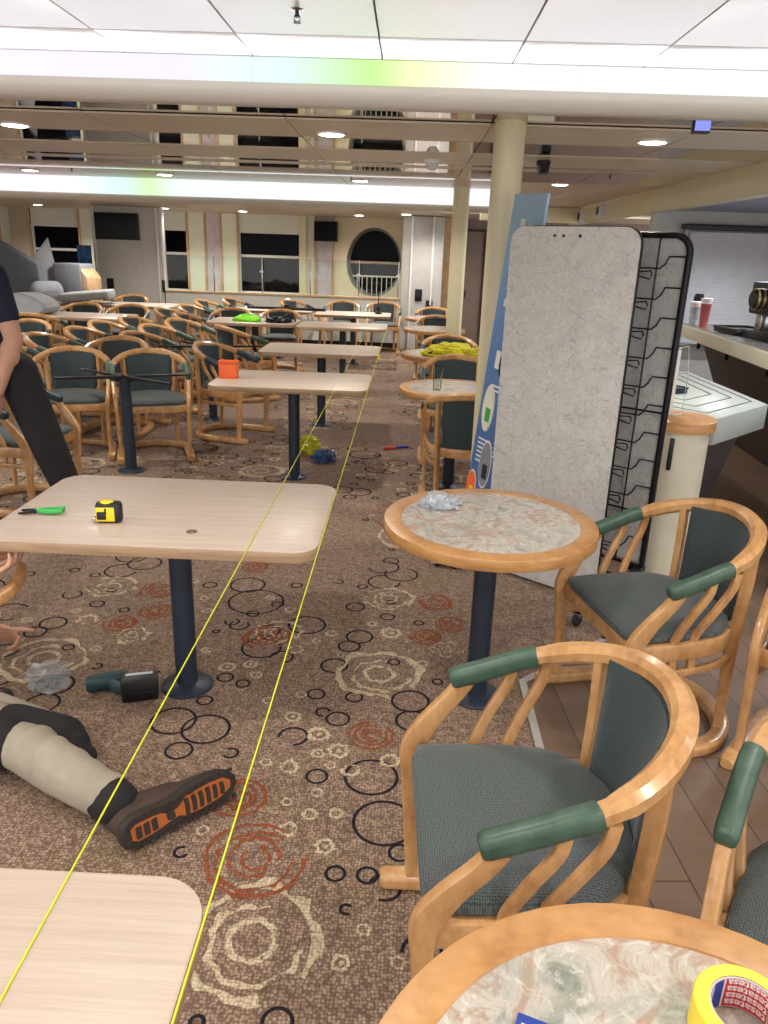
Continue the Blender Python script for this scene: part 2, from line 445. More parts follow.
def crumple(name, c, size, mat, seed, parent=None, sub=4, amp=.5, freq=3.0):
    bm = bmesh.new(); bmesh.ops.create_icosphere(bm, subdivisions=sub, radius=1.0)
    for v in bm.verts:
        d = noise.fractal(v.co * freq + V((seed, seed * 2, 0)), 1.0, 2.0, 3) * amp
        rg = abs(noise.noise(v.co * freq * 1.7 + V((seed, 3, 1)))) * amp * .8
        v.co = v.co * (1 + d - rg)
        v.co = V((v.co.x * size[0], v.co.y * size[1], max(v.co.z, -.35) * size[2]))
    lo = min(v.co.z for v in bm.verts)
    for v in bm.verts: v.co.z -= lo
    return obj(name, bm, mat, parent, ang=25, loc=c)

# ------------------------------------------------------------------ camera (26 mm-equivalent phone lens)
R = Matrix(((0.99892034, -0.04131316, 0.02124579), (0.03356763, 0.32573034, -0.94486664), (0.03211503, 0.94455967, 0.32676545)))
cam = bpy.data.cameras.new('camera'); co_ = bpy.data.objects.new('camera', cam); COL.objects.link(co_)
co_.matrix_world = Matrix.Translation((0, 0, 1.66)) @ R.to_4x4()
cam.sensor_fit = 'HORIZONTAL'; cam.sensor_width = 36; cam.lens = 36 * 760 / 768; cam.clip_end = 100
SC.camera = co_

# ================================================================== SETTING
# carpet with its woven rings (kind, x, y, radius): B thin navy, C small cream, R rust scribble, L large cream
RINGS = [('B',-.96,3.54,.038),('B',-.77,3.56,.092),('B',-.69,3.37,.138),('B',-.68,3.24,.033),('B',-.58,3.35,.033),('B',-.52,3.58,.032),('B',-.76,3.15,.036),('B',-.72,3.12,.048),('B',-.81,3.05,.019),('B',-.58,3.08,.06),('B',-.58,2.92,.089),('B',-.48,2.85,.053),('B',-.68,2.67,.036),('B',-.6,2.63,.031),('B',-.72,2.5,.034),('B',-.41,3.15,.089),('B',-.3,2.58,.038),('B',-.26,2.46,.03),
 ('C',-.51,3.3,.028),('C',-.9,3.25,.025),('C',-.63,3.42,.026),('C',-.29,3.08,.028),('C',-.35,3,.019),('C',-.81,2.88,.024),('C',-.6,2.78,.029),('C',-.56,2.7,.026),('C',-.69,2.75,.036),('C',-.36,2.57,.022),('C',-.37,2.42,.033),('C',-.43,2.92,.036),('C',-.48,2.52,.023),('C',-.95,3.38,.024),('C',-1.06,3.58,.032),('R',-.58,3.02,.107),('R',-.77,3.79,.079),('L',-.53,3.07,.109),
 ('B',-.08,3.87,.09),('B',.02,3.78,.093),('B',-.04,3.96,.047),('B',-.07,3.67,.088),('B',-.31,3.65,.03),('B',-.18,3.6,.029),('B',-.03,3.43,.026),('B',-.2,3.36,.049),('B',-.04,3.27,.037),('B',.11,3.22,.027),('B',-.16,3.06,.063),('B',-.2,2.97,.052),('B',-.25,2.8,.06),('B',0,2.85,.028),('B',-.15,2.57,.037),('B',-.2,2.42,.047),('B',.07,2.56,.077),('B',.08,2.43,.068),('B',.18,2.71,.024),
 ('C',-.11,3.19,.024),('C',-.02,3.11,.048),('C',.12,2.85,.025),('C',-.23,2.89,.018),('L',-.04,3.47,.126),('L',-.06,2.75,.181),('L',.23,2.98,.069),('R',.2,3.45,.099),('R',.14,3.09,.076),('R',.26,3.22,.078),
 ('C',-.26,2.32,.041),('C',-.25,2.21,.024),('C',-.42,2.15,.021),('C',-.34,2.13,.037),('C',-.2,2.15,.02),('C',-.18,2.23,.04),('C',-.23,2.01,.021),('C',-.32,1.96,.018),('C',-.24,1.91,.026),('C',-.16,1.92,.024),('C',-.3,1.84,.031),('C',-.18,1.78,.031),('C',-.55,1.82,.02),
 ('B',-.35,2.3,.056),('B',-.55,2.19,.03),('B',-.24,2.09,.039),('B',-.59,1.73,.024),('B',-.67,2.32,.09),('B',-.80,2.36,.085),('B',-.73,2.19,.05),('R',-.48,1.97,.089),('R',-.37,1.72,.149),('R',-.07,2.33,.083),('C',0,2.19,.036),('C',-.13,2.13,.032),('B',-.06,2.1,.092),('B',-.01,1.89,.099),('B',.04,1.77,.036),('B',-.14,1.68,.031),('B',-.05,1.68,.033),('B',0,1.64,.049),('B',-.1,1.56,.02),('B',.1,1.44,.055),('B',-.23,1.24,.039),('B',-.41,1.23,.02),('C',-.1,1.4,.025),('C',.04,1.41,.019),('C',-.05,1.5,.02),('L',-.33,1.45,.181)]
PER = 1.40; PERY = 2.9
bm = bmesh.new()
# ground of the carpet; slots: 0 ground, 1 navy, 2 cream, 3 rust
vs = [bm.verts.new(p) for p in ((-11, -2, 0), (5.5, -2, 0), (5.5, 16, 0), (-11, 16, 0))]
bm.faces.new(vs)
zc = [0.0]
def annulus(cx, cy, r0, r1, mi, n, jit=.0, a0=0, a1=2 * PI, sx=1.0, rot=0.0):
    zc[0] += 3e-7; z = .0004 + mi * .00012 + zc[0] % .0001
    full = abs(a1 - a0) > 6.28; k = n if full else n + 1; A = []; B = []; sd = random.random() * 99
    for i in range(k):
        a = a0 + (a1 - a0) * i / n; c, s = math.cos(a), math.sin(a)
        w = jit * noise.noise((c * 3 + sd, s * 3, sd)); w2 = jit * noise.noise((c * 4 + sd, s * 4, sd + 9))
        for L_, r in ((A, r0 + w * .6), (B, r1 + w * .6 + w2)):
            x, y = c * r, s * r * sx
            L_.append(bm.verts.new((cx + x * math.cos(rot) - y * math.sin(rot), cy + x * math.sin(rot) + y * math.cos(rot), z)))
    for i in range(n):
        j = (i + 1) % k; f = bm.faces.new((A[i], B[i], B[j], A[j])); f.material_index = mi
def ring(kind, x, y, r, far):
    n = 14 if far else 36
    if kind == 'B':
        wd = (.0105 if r > .05 else .0095) * (1.35 if far else 1)
        if random.random() < .75: annulus(x, y, r - wd, r, 1, n)
        else: a = random.random() * 6; annulus(x, y, r - wd, r, 1, n, 0, a, a + 4.7)
    elif kind == 'C':
        annulus(x, y, r * (.5 if far else .62), r * (1.1 if far else 1), 2, n, r * .3)
        if r > .022 and not far and random.random() < .5: annulus(x + r * .05, y, .0005, r * .28, 2, 10, r * .1)
    elif kind == 'R':
        for q in (1.0, .78, .52, .3) if not far else (1.0, .6):
            a = random.random() * 6; annulus(x + random.uniform(-.06, .06) * r, y + random.uniform(-.06, .06) * r, q * r - .012, q * r, 3, n, r * .10, a, a + 5.4, random.uniform(.85, 1.05), random.random() * 3)
    else:
        annulus(x, y, r * (.80 if far else .87), r, 2, n, .030, -.6, 5.0); annulus(x + .01, y - .01, r * .60, r * .68, 2, n, .022, 1.4, 6.2); annulus(x, y, r * .28, r * .37, 2, n, .010)
for iy in range(-1, 6):
    for ix in range(-7, 1):
        shift = 0.0 if iy == 0 else (.37 * iy) % PER
        for k, x, y, r in RINGS:
            X, Y = x + ix * PER + shift, y + iy * PERY
            if Y < .6 or Y > 13.4 or X > 1.0 or X < -.95 * Y - 1.2 or (Y > 9 and r < .05): continue
            ring(k, X, Y, r, Y > 4.6)
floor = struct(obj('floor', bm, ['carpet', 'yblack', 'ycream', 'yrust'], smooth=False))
bm = bmesh.new()
prism(bm, [(.535, -2), (5.4, -2), (5.4, 9), (1.8, 9), (1.8, 3.90), (.53, 2.735)], -.01, .004)
struct(obj('floor', bm, 'planks', smooth=False))
bm = bmesh.new()
tr = [(.53, -2), (.53, 2.735), (1.8, 3.90)]
sweep(bm, [(x, y, .005) for x, y in tr], [(-.016, -.004), (.016, -.004), (.016, .003), (-.016, .003)])
struct(obj('trim_1', bm, 'trimwhite', smooth=False))

# ---- ceilings
bm = bmesh.new()
xs = [-1.063 + .4663 * k for k in range(-8, 12)]
for x0, x1 in zip(xs, xs[1:]):
    for y0, y1 in ((-2, .35), (.35, 2.797), (2.803, 3.14)):
        box(bm, ((x0 + x1) / 2, (y0 + y1) / 2, 2.312), (x1 - x0 - .006, y1 - y0 - .006, .02), bev=.0015)
box(bm, (.3, .6, 2.34), (9.4, 5.2, .02))
struct(obj('ceiling', bm, 'ceilw'))
def soffit(name, y0, x0, x1, zt, zl, zb, dep, dn, mat='beampaint'):
    """light-cove bulkhead: the backlit front face is a piece of its own, the underside is rounded"""
    prof = [(y0 + .005, zl)] + [(y0 + .005 + dn * (1 - math.cos(a)) * .9, zl - (zl - zb) * math.sin(a)) for a in (.25, .5, .8, 1.1, 1.4, PI / 2)]
    prof += [(y0 + dn + dep * .55, zb + .004), (y0 + dn + dep * .85, zb + .02), (y0 + dn + dep, zb + .07), (y0 + dn + dep, zt), (y0 + .03, zt), (y0 + .03, zl)]
    bm = bmesh.new(); A = [bm.verts.new((x0, y, z)) for y, z in prof]; B = [bm.verts.new((x1, y, z)) for y, z in prof]; n = len(prof)
    for i in range(n): bm.faces.new((A[i], A[(i + 1) % n], B[(i + 1) % n], B[i]))
    bm.faces.new(A[::-1]); bm.faces.new(B)
    return struct(obj(name, bm, mat, ang=35))
soffit('beam', 3.1, -6.5, 2.9, 2.335, 2.218, 2.155, .12, .08)
soffit('beam', 8.8, -10, .95, 2.33, 2.128, 2.062, .16, .10)
def covelight(name, label, y0, x0, x1, z0, z1, mat, step):
    t = thing(name, label, 'cove light', ((x0 + x1) / 2, y0, z0))
    xx = x0; 
    while xx < x1 - .01:
        xe = min(x1, xx + step); bm = bmesh.new()
        box(bm, ((xx + xe) / 2 - (x0 + x1) / 2, .008, (z1 - z0) / 2), (xe - xx - .003, .014, z1 - z0), bev=.002); obj('diffuser', bm, mat, t); xx = xe
    return t
covelight('cove_light', 'long backlit cove panel glowing white with a green patch over the near tables', 3.092, -6.5, 2.9, 2.219, 2.298, 'glow_a', 1.18)
covelight('cove_light', 'far backlit cove panel glowing white above the row of window bays', 8.79, -10, .85, 2.13, 2.298, 'glow_b', 1.6)
def strips(name, bounds, mat, x0, x1, pitch, off):
    bm = bmesh.new()
    for y0, y1, *tl in bounds:
        x = x0; dl = math.radians(tl[0]) if tl else 0
        while x < x1:
            xe = min(x1, x + pitch); box(bm, ((x + xe) / 2, (y0 + y1) / 2, 2.305 + off), (xe - x - .006, y1 - y0 - .006, .01), mat=Matrix.Rotation(-dl, 4, 'X')); x = xe
    return struct(obj(name, bm, mat, smooth=False))
strips('ceiling', [(3.3, 4.50, -1.2), (5.17, 5.77, -.5), (6.5, 6.62, .8), (6.86, 7.70, 1.5)], 'ceilmirror', -9.5, 2.36, 1.1, 0)
strips('ceiling', [(8.79, 10.0), (10.0, 11.2), (11.2, 12.2)], 'ceilsatin', .96, 2.36, .7, -.001)
strips('ceiling', [(4.50, 5.17), (5.77, 6.5), (6.62, 6.86), (7.70, 8.79)], 'ceilsatin', -9.5, 2.36, 1.1, -.001)
bm = bmesh.new(); box(bm, (-3.5, 6, 2.34), (12.5, 5.8, .02)); struct(obj('ceiling', bm, 'taupe'))
bm = bmesh.new()
for k in range(13): box(bm, (-10 + 1.3 * k + .65, 12.6 if k < 8 else 14.1, 2.22), (1.294, 6.5 if k < 8 else 3.6, .02))
struct(obj('ceiling', bm, 'ceilsatin', smooth=False))
# bar side: cream bulkhead along the depth and a slatted metal ceiling beyond it
bm = bmesh.new(); box(bm, (2.42, 7.95, 2.205), (.12, 8.8, .23), bev=.01); struct(obj('beam', bm, 'cream'))
bm = bmesh.new(); box(bm, (1.66, 11.6, 2.19), (1.4, .2, .2), bev=.01); struct(obj('beam', bm, 'cream'))
bm = bmesh.new()
for k in range(46): box(bm, (4.2, 2.6 + .15 * k, 2.125), (3.4, .138, .02))
box(bm, (4.2, 6, 2.15), (3.4, 7.4, .02)); struct(obj('ceiling', bm, 'slat', smooth=False))

# ---- columns
def column(x, y, r, zt):
    bm = bmesh.new(); lathe(bm, [(r, 0), (r, zt - .05), (r * 1.03, zt - .05), (r * 1.03, zt)], n=32)
    return struct(obj('column', bm, 'cream', loc=(x, y, 0)))
column(.495, 4.45, .083, 2.31); column(.505, 8.62, .085, 2.31)

# ---- far side: half wall with wood cap and glass screens, window bays beyond
YD = 13.65
bm = bmesh.new(); box(bm, (-2.2, YD + .06, .42), (4.1, .1, .84)); struct(obj('wall_far', bm, 'dado'))
bm = bmesh.new(); box(bm, (-2.2, YD + .06, .85), (4.12, .16, .03), bev=.006); struct(obj('trim_3', bm, 'oak'))
bm = bmesh.new(); box(bm, (-2.2, YD, .05), (4.1, .02, .1)); struct(obj('baseboard_far', bm, 'black'))
for k, (x0, x1, lb) in enumerate([(-4.2, -3.40, 'glass screen on the half wall beside the grey TV partition'), (-3.36, -2.56, 'glass screen on the half wall before the pale and mauve panels'), (-2.52, -1.72, 'glass screen on the half wall before the wide dark window'), (-1.68, -.88, 'glass screen on the half wall below the small TV'), (-.84, -.2, 'glass screen on the half wall before the oval window')]):
    t = thing('glass_screen', lb, 'glass screen', ((x0 + x1) / 2, YD + .06, .865), 0, 'glass screens on the half wall')
    bm = bmesh.new(); box(bm, (0, 0, .30), (x1 - x0, .008, .58)); obj('pane', bm, 'glass', t)
    p = bxo('post', ((x1 - x0) / 2 + .005, 0, .29), (.022, .03, .6), 'steel', t, 0, .004)
    bxo('clip', ((x1 - x0) / 2 - .005, -.020, .36), (.06, .02, .035), 'white', p, 0, .004)
# grey partition carrying the large TV
bm = bmesh.new(); box(bm, (-4.86, 13.75, 1.1), (1.18, .22, 2.2), bev=.01); pw = struct(obj('wall_partition', bm, 'greywall'))
for x in (-5.40, -4.33): bm = bmesh.new(); box(bm, (x, 13.62, 1.1), (.03, .03, 2.2), bev=.005); struct(obj('trim_4', bm, 'white'))
# right block of the far side with two lit strips
bm = bmesh.new(); box(bm, (.2, 13.8, 1.1), (.70, .4, 2.2), bev=.02); struct(obj('wall_block', bm, 'greywall'))
for x in (.01, .37): bm = bmesh.new(); box(bm, (x, 13.58, 1.1), (.035, .03, 2.2), bev=.005); struct(obj('trim_5', bm, 'white'))
bm = bmesh.new(); box(bm, (.68, 14.1, 1.1), (.26, .1, 2.2)); struct(obj('wall_block', bm, 'oak'))
# doors further along
bm = bmesh.new(); box(bm, (3.5, 14.4, 1.25), (5.6, .1, 2.5)); struct(obj('wall_right_far', bm, 'taupe'))
d = struct(bxo('door_1', (1.03, 14.3, 1.0), (.5, .06, 2.0), 'taupe', None, 0, .005))
bm = bmesh.new()
for a, b, c_, e in ((.76, 1.0, .03, 2.0), (1.3, 1.0, .03, 2.0), (1.03, 2.02, .57, .04)): box(bm, (a, 14.27, b), (c_, .05, e))
struct(obj('door_frame', bm, 'brownfront', d)).location = (0, 0, 0)
bm = bmesh.new(); box(bm, (1.0, 14.25, .95), (.02, .04, .12), bev=.004); struct(obj('door_handle', bm, 'black', d))

# outer wall: built of piers and spandrels round real openings
YO = 15.5
def pier(x0, x1, z0, z1, mat, y=YO, th=.12, nm='wall_outer'):
    bm = bmesh.new(); box(bm, ((x0 + x1) / 2, y + th / 2, (z0 + z1) / 2), (x1 - x0, th, z1 - z0)); return struct(obj(nm, bm, mat, smooth=False))
def win(n, x0, x1, z0, z1, mid=1.45, mull=None):
    w = struct(bxo('window_%d' % n, ((x0 + x1) / 2, YO + .14, (z0 + z1) / 2), (x1 - x0, .012, z1 - z0), 'night'))
    c = V(((x0 + x1) / 2, YO + .14, (z0 + z1) / 2))
    bm = bmesh.new()
    for cx, cz, sx, sz in ((x0, (z0 + z1) / 2, .04, z1 - z0), (x1, (z0 + z1) / 2, .04, z1 - z0), ((x0 + x1) / 2, z0 + .02, x1 - x0, .05), ((x0 + x1) / 2, mid, x1 - x0, .05)):
        box(bm, V((cx, YO + .10, cz)), (sx, .05, sz), bev=.004)
    struct(obj('window_frame', bm, 'white', w))
    pier(x0, x1, 0, z0, 'dado'); pier(x0, x1, z1 + .34, 2.3, 'creamwall')
    bl = thing('roller_blind', {1: 'white roller blind half down over the window behind the sofa heap', 2: 'narrow white roller blind over the window beside the TV partition', 3: 'wide white roller blind over the window beside the small TV'}[n], 'blind', ((x0 + x1) / 2, YO + .04, z1 - .02), 0, 'roller blinds')
    bxo('cloth', (0, 0, .17), (x1 - x0 - .02, .006, .33), 'blind', bl)
    bm = bmesh.new(); tube(bm, [(-(x1 - x0) / 2 + .02, -.01, .33), ((x1 - x0) / 2 - .02, -.01, .33)], .025, 12); obj('roller', bm, 'blind', bl)
    bm = bmesh.new(); box(bm, (0, 0, 0), (x1 - x0 - .02, .02, .025), bev=.004); obj('bottom_bar', bm, 'white', bl)
pier(-9.2, -8.0, 0, 2.3, 'creamwall'); win(1, -7.40, -6.42, .72, 1.9); win(2, -4.82, -4.31, .74, 1.9); win(3, -3.34, -2.15, .74, 1.9)
pier(-8.0, -7.75, 0, 2.3, 'palewall'); pier(-7.75, -7.40, 0, 2.3, 'pier', YO - .1); pier(-6.42, -6.15, 0, 2.3, 'palewall'); pier(-6.15, -4.82, 0, 2.3, 'greywall')
pier(-4.31, -3.99, 0, 2.3, 'palewall'); pier(-3.99, -3.68, 0, 2.3, 'mauve'); pier(-3.68, -3.34, 0, 2.3, 'palewall')
pier(-2.15, -2.02, 0, 2.3, 'cream', YO - .1); pier(-2.02, -1.85, 0, 2.3, 'palewall'); pier(-1.85, -1.49, 0, 2.3, 'mauve'); pier(-10, -9.2, 0, 2.3, 'palewall')
for k, x in enumerate((-4.33, -3.99, -3.68, -3.35, -1.85, -1.49, -6.43, -7.41, -8.0)):
    bm = bmesh.new(); box(bm, (x, YO - .02, 1.15), (.038, .05, 2.3), bev=.005); struct(obj('trim_6', bm, 'oak'))
# oval window in a cream wall, with a deep reveal
OX, OZ, RX, RZ = -.71, 1.40, .53, .645
bm = bmesh.new(); n = 48
x0, x1, z0, z1 = -1.49, .6, 0, 2.3
inner = [(OX + RX * math.cos(2 * PI * k / n), OZ + RZ * math.sin(2 * PI * k / n)) for k in range(n)]
outer = []
for k in range(n):
    c, s = math.cos(2 * PI * k / n), math.sin(2 * PI * k / n)
    t = min(((x1 - OX) if c > 0 else (OX - x0)) / max(abs(c), 1e-6), ((z1 - OZ) if s > 0 else (OZ - z0)) / max(abs(s), 1e-6))
    outer.append((OX + c * t, OZ + s * t))
A = [bm.verts.new((x, YO, z)) for x, z in outer]; B = [bm.verts.new((x, YO, z)) for x, z in inner]; Cc = [bm.verts.new((x, YO + .5, z)) for x, z in inner]
for k in range(n):
    j = (k + 1) % n
    bm.faces.new((A[k], B[k], B[j], A[j])); bm.faces.new((B[k], Cc[k], Cc[j], B[j]))
struct(obj('wall_oval', bm, 'creamwall', ang=60))
bm = bmesh.new(); f = [bm.verts.new((x, YO + .5, z)) for x, z in [(OX + RX * 1.02 * math.cos(2 * PI * k / n), OZ + RZ * 1.02 * math.sin(2 * PI * k / n)) for k in range(n)]]; bm.faces.new(f)
w4 = struct(obj('window_4', bm, 'night', smooth=False))
bm = bmesh.new(); sweep(bm, [(OX + (RX - .02) * math.cos(2 * PI * k / n), YO + .46, OZ + (RZ - .02) * math.sin(2 * PI * k / n)) for k in range(n)], rsec(.05, .05), (0, 1, 0), closed=True); struct(obj('window_frame', bm, 'bluegrey', w4))
t = thing('railing', 'railing of white balusters under a wooden rail inside the oval window', 'railing', (OX, YO + .36, .78))
bm = bmesh.new(); sweep(bm, [(-.48, 0, .62), (.48, 0, .62)], rsec(.05, .05)); obj('handrail', bm, 'oak', t)
bm = bmesh.new(); box(bm, (0, 0, .36), (.86, .025, .03)); obj('rail', bm, 'white', t)
for k in range(8): bm = bmesh.new(); box(bm, (-.34 + .098 * k, 0, .16), (.016, .016, .38)); obj('baluster', bm, 'white', t)
# remaining shell, and the night backdrop outside it
pier(-10.2, 5.6, 0, 2.4, 'night', 16.4, .05, 'night_backdrop')  # dark backdrop added beyond the windows, keeps the bright world out of view

pier(-10.1, -10, 0, 2.35, 'palewall', -2, 18, 'wall_left'); pier(-10, -9.96, 0, .85, 'dado', -2, 17.5, 'wall_left')
for k in range(7): bm = bmesh.new(); box(bm, (-9.97, -1 + 2.4 * k, 1.15), (.05, .05, 2.3), bev=.005); struct(obj('trim_6', bm, 'oak'))
pier(5.4, 5.5, 0, 2.4, 'greywall', 2.0, 6.3, 'wall_right')
# ---- fittings on the ceiling
def downlight(x, y, z, lb):
    t = thing('downlight', lb, 'downlight', (x, y, z), 0, 'round ceiling downlights')
    bm = bmesh.new(); sweep(bm, [(.085 * math.cos(2 * PI * k / 24), .085 * math.sin(2 * PI * k / 24), -.004) for k in range(24)], rsec(.022, .012), closed=True); obj('bezel', bm, 'white', t)
    bm = bmesh.new(); lathe(bm, [(.074, -.002), (.074, -.010), (.06, -.013)], n=24); obj('lamp_disc', bm, 'lamp', t)
DL = [(-2.41, 5.0, 'round ceiling downlight above the standing man'), (-.50, 4.98, 'round ceiling downlight over the middle aisle, mid row'), (1.37, 4.9, 'round ceiling downlight above the grey display board'),
      (-3.85, 8.2, 'round ceiling downlight before the far cove, over the sofa heap'), (-2.49, 8.2, 'round ceiling downlight before the far cove, beyond the TV side'), (-.53, 8.2, 'round ceiling downlight before the far cove, over the aisle'), (1.39, 7.9, 'round ceiling downlight between the column and the cream bulkhead')]
for x, y, lb in DL: downlight(x, y, 2.2985, lb)
for x, y, lb in [(-6.6, 14.2, 'small downlight inside the bay with the sofa heap'), (-4.3, 14.0, 'small downlight in the window bay next to the large TV'), (-2.95, 14.1, 'small downlight in front of the wide dark window'), (-.93, 14.2, 'small downlight above the oval window'), (-.1, 13.2, 'small downlight beside the grey wall block')]: downlight(x, y, 2.207, lb)
def sprinkler(x, y, z, lb):
    t = thing('pendant_sprinkler', lb, 'sprinkler', (x, y, z), 0, 'ceiling sprinklers'); t.scale = (.7, .7, .6)
    bm = bmesh.new(); lathe(bm, [(.03, 0), (.03, -.006), (.016, -.012)], n=16); obj('escutcheon', bm, 'steel', t)
    bm = bmesh.new(); lathe(bm, [(.008, -.01), (.008, -.03), (.012, -.032), (.012, -.04)], n=10)
    for s in (-1, 1): tube(bm, [(.011 * s, 0, -.036), (.013 * s, 0, -.05), (.003 * s, 0, -.06)], .0025, 6)
    obj('nozzle', bm, 'black', t)
    bm = bmesh.new(); lathe(bm, [(.004, -.058), (.017, -.062), (.017, -.064)], n=14); obj('deflector', bm, 'black', t)
sprinkler(-.355, 2.521, 2.306, 'chrome sprinkler head in the white ceiling above the camera')
sprinkler(1.62, 6.9, 2.302, 'sprinkler head in the mirrored ceiling near the grey display board')
sprinkler(-3.3, 7.9, 2.302, 'sprinkler head in the mirrored ceiling above the crowded chairs')
sprinkler(-.6, 7.9, 2.302, 'sprinkler head in the mirrored ceiling over the aisle tables')
t = thing('smoke_detector', 'white dome smoke detector on the mirrored ceiling', 'smoke detector', (.13, 6.2, 2.3))
bm = bmesh.new(); lathe(bm, [(.06, 0), (.06, -.02), (.05, -.03)], n=20); obj('base', bm, 'white', t)
bm = bmesh.new(); lathe(bm, [(.045, -.03), (.045, -.05), (.03, -.07), (.004, -.078)], n=20); obj('sensor_dome', bm, 'smoke', t)
t = thing('ceiling_camera', 'black ceiling camera beside the near column', 'camera', (.93, 6.05, 2.3))
bm = bmesh.new(); lathe(bm, [(.05, 0), (.05, -.03)], n=16); obj('mount', bm, 'black', t)
bm = bmesh.new(); box(bm, (0, -.02, -.06), (.07, .13, .06), bev=.01); obj('housing', bm, 'black', t)
bm = bmesh.new(); lathe(bm, [(.022, 0), (.022, .02)], n=14); bmesh.ops.rotate(bm, verts=bm.verts[:], matrix=Matrix.Rotation(PI / 2, 3, 'X')); bmesh.ops.translate(bm, verts=bm.verts[:], vec=(0, -.085, -.06)); obj('lens', bm, 'screen', t)
t = thing('lit_sign', 'small blue lit sign hung under the mirrored ceiling', 'sign', (1.30, 3.9, 2.19))
bxo('housing', (0, 0, .06), (.078, .04, .09), 'blackplastic', t, 0, .004); bxo('face', (0, -.022, .06), (.068, .006, .07), 'exitblue', t)
for k, (x, y, z, lb) in enumerate([(2.34, 10.2, 2.19, 'square wall speaker on the cream bulkhead, nearer one'), (2.34, 11.3, 2.17, 'square wall speaker on the cream bulkhead, farther one')]):
    t = thing('wall_speaker', lb, 'speaker', (x, y, z), 0, 'speakers on the cream bulkhead'); bxo('housing', (0, 0, 0), (.1, .2, .16), 'smoke', t, 0, .01)
    bm = bmesh.new(); lathe(bm, [(.05, 0), (.05, .012)], n=18); bmesh.ops.rotate(bm, verts=bm.verts[:], matrix=Matrix.Rotation(-PI / 2, 3, 'Y')); bmesh.ops.translate(bm, verts=bm.verts[:], vec=(-.05, 0, 0)); obj('cone', bm, 'black', t)
# ---- televisions, sockets, poster on the far side
def tv(lb, x, y, z, w, h, rz=0):
    t = thing('tv', lb, 'television', (x, y, z), rz)
    bxo('housing', (0, .02, h / 2), (w, .05, h), 'blackplastic', t, 0, .008); bxo('screen', (0, -.008, h / 2), (w - .035, .006, h - .035), 'screen', t); bxo('bracket', (0, .06, h / 2), (.2, .06, .16), 'black', t)
tv('large wall TV switched off on the grey partition', -4.99, 13.56, 1.665, .75, .43)
tv('small wall TV switched off beside the oval window', -1.63, 15.28, 1.76, .47, .36, -.25)
for x, z, lb in ((-5.2, .93, 'black double socket low on the grey TV partition'), (.16, .93, 'black socket plate between the lit strips of the grey block'), (.35, .75, 'black socket plate lowest on the grey block'), (-4.27, .93, 'narrow black switch plate at the edge of the TV partition')):
    t = thing('socket_plate', lb, 'socket', (x, 13.575 if x > 0 else 13.63, z), 0, 'black socket plates'); bxo('plate', (0, 0, 0), (.12 if x != -4.27 else .05, .016, .2), 'black', t, 0, .004); bxo('insert', (0, -.01, 0), (.05 if x != -4.27 else .02, .008, .05), 'blackplastic', t)
t = thing('poster', 'tall narrow blue printed poster beside the grey TV partition', 'poster', (-5.50, 13.35, 0)); bxo('sheet', (0, 0, .80), (.22, .012, 1.5), 'poster', t); bxo('frame', (0, .012, .78), (.24, .012, 1.56), 'blackplastic', t)
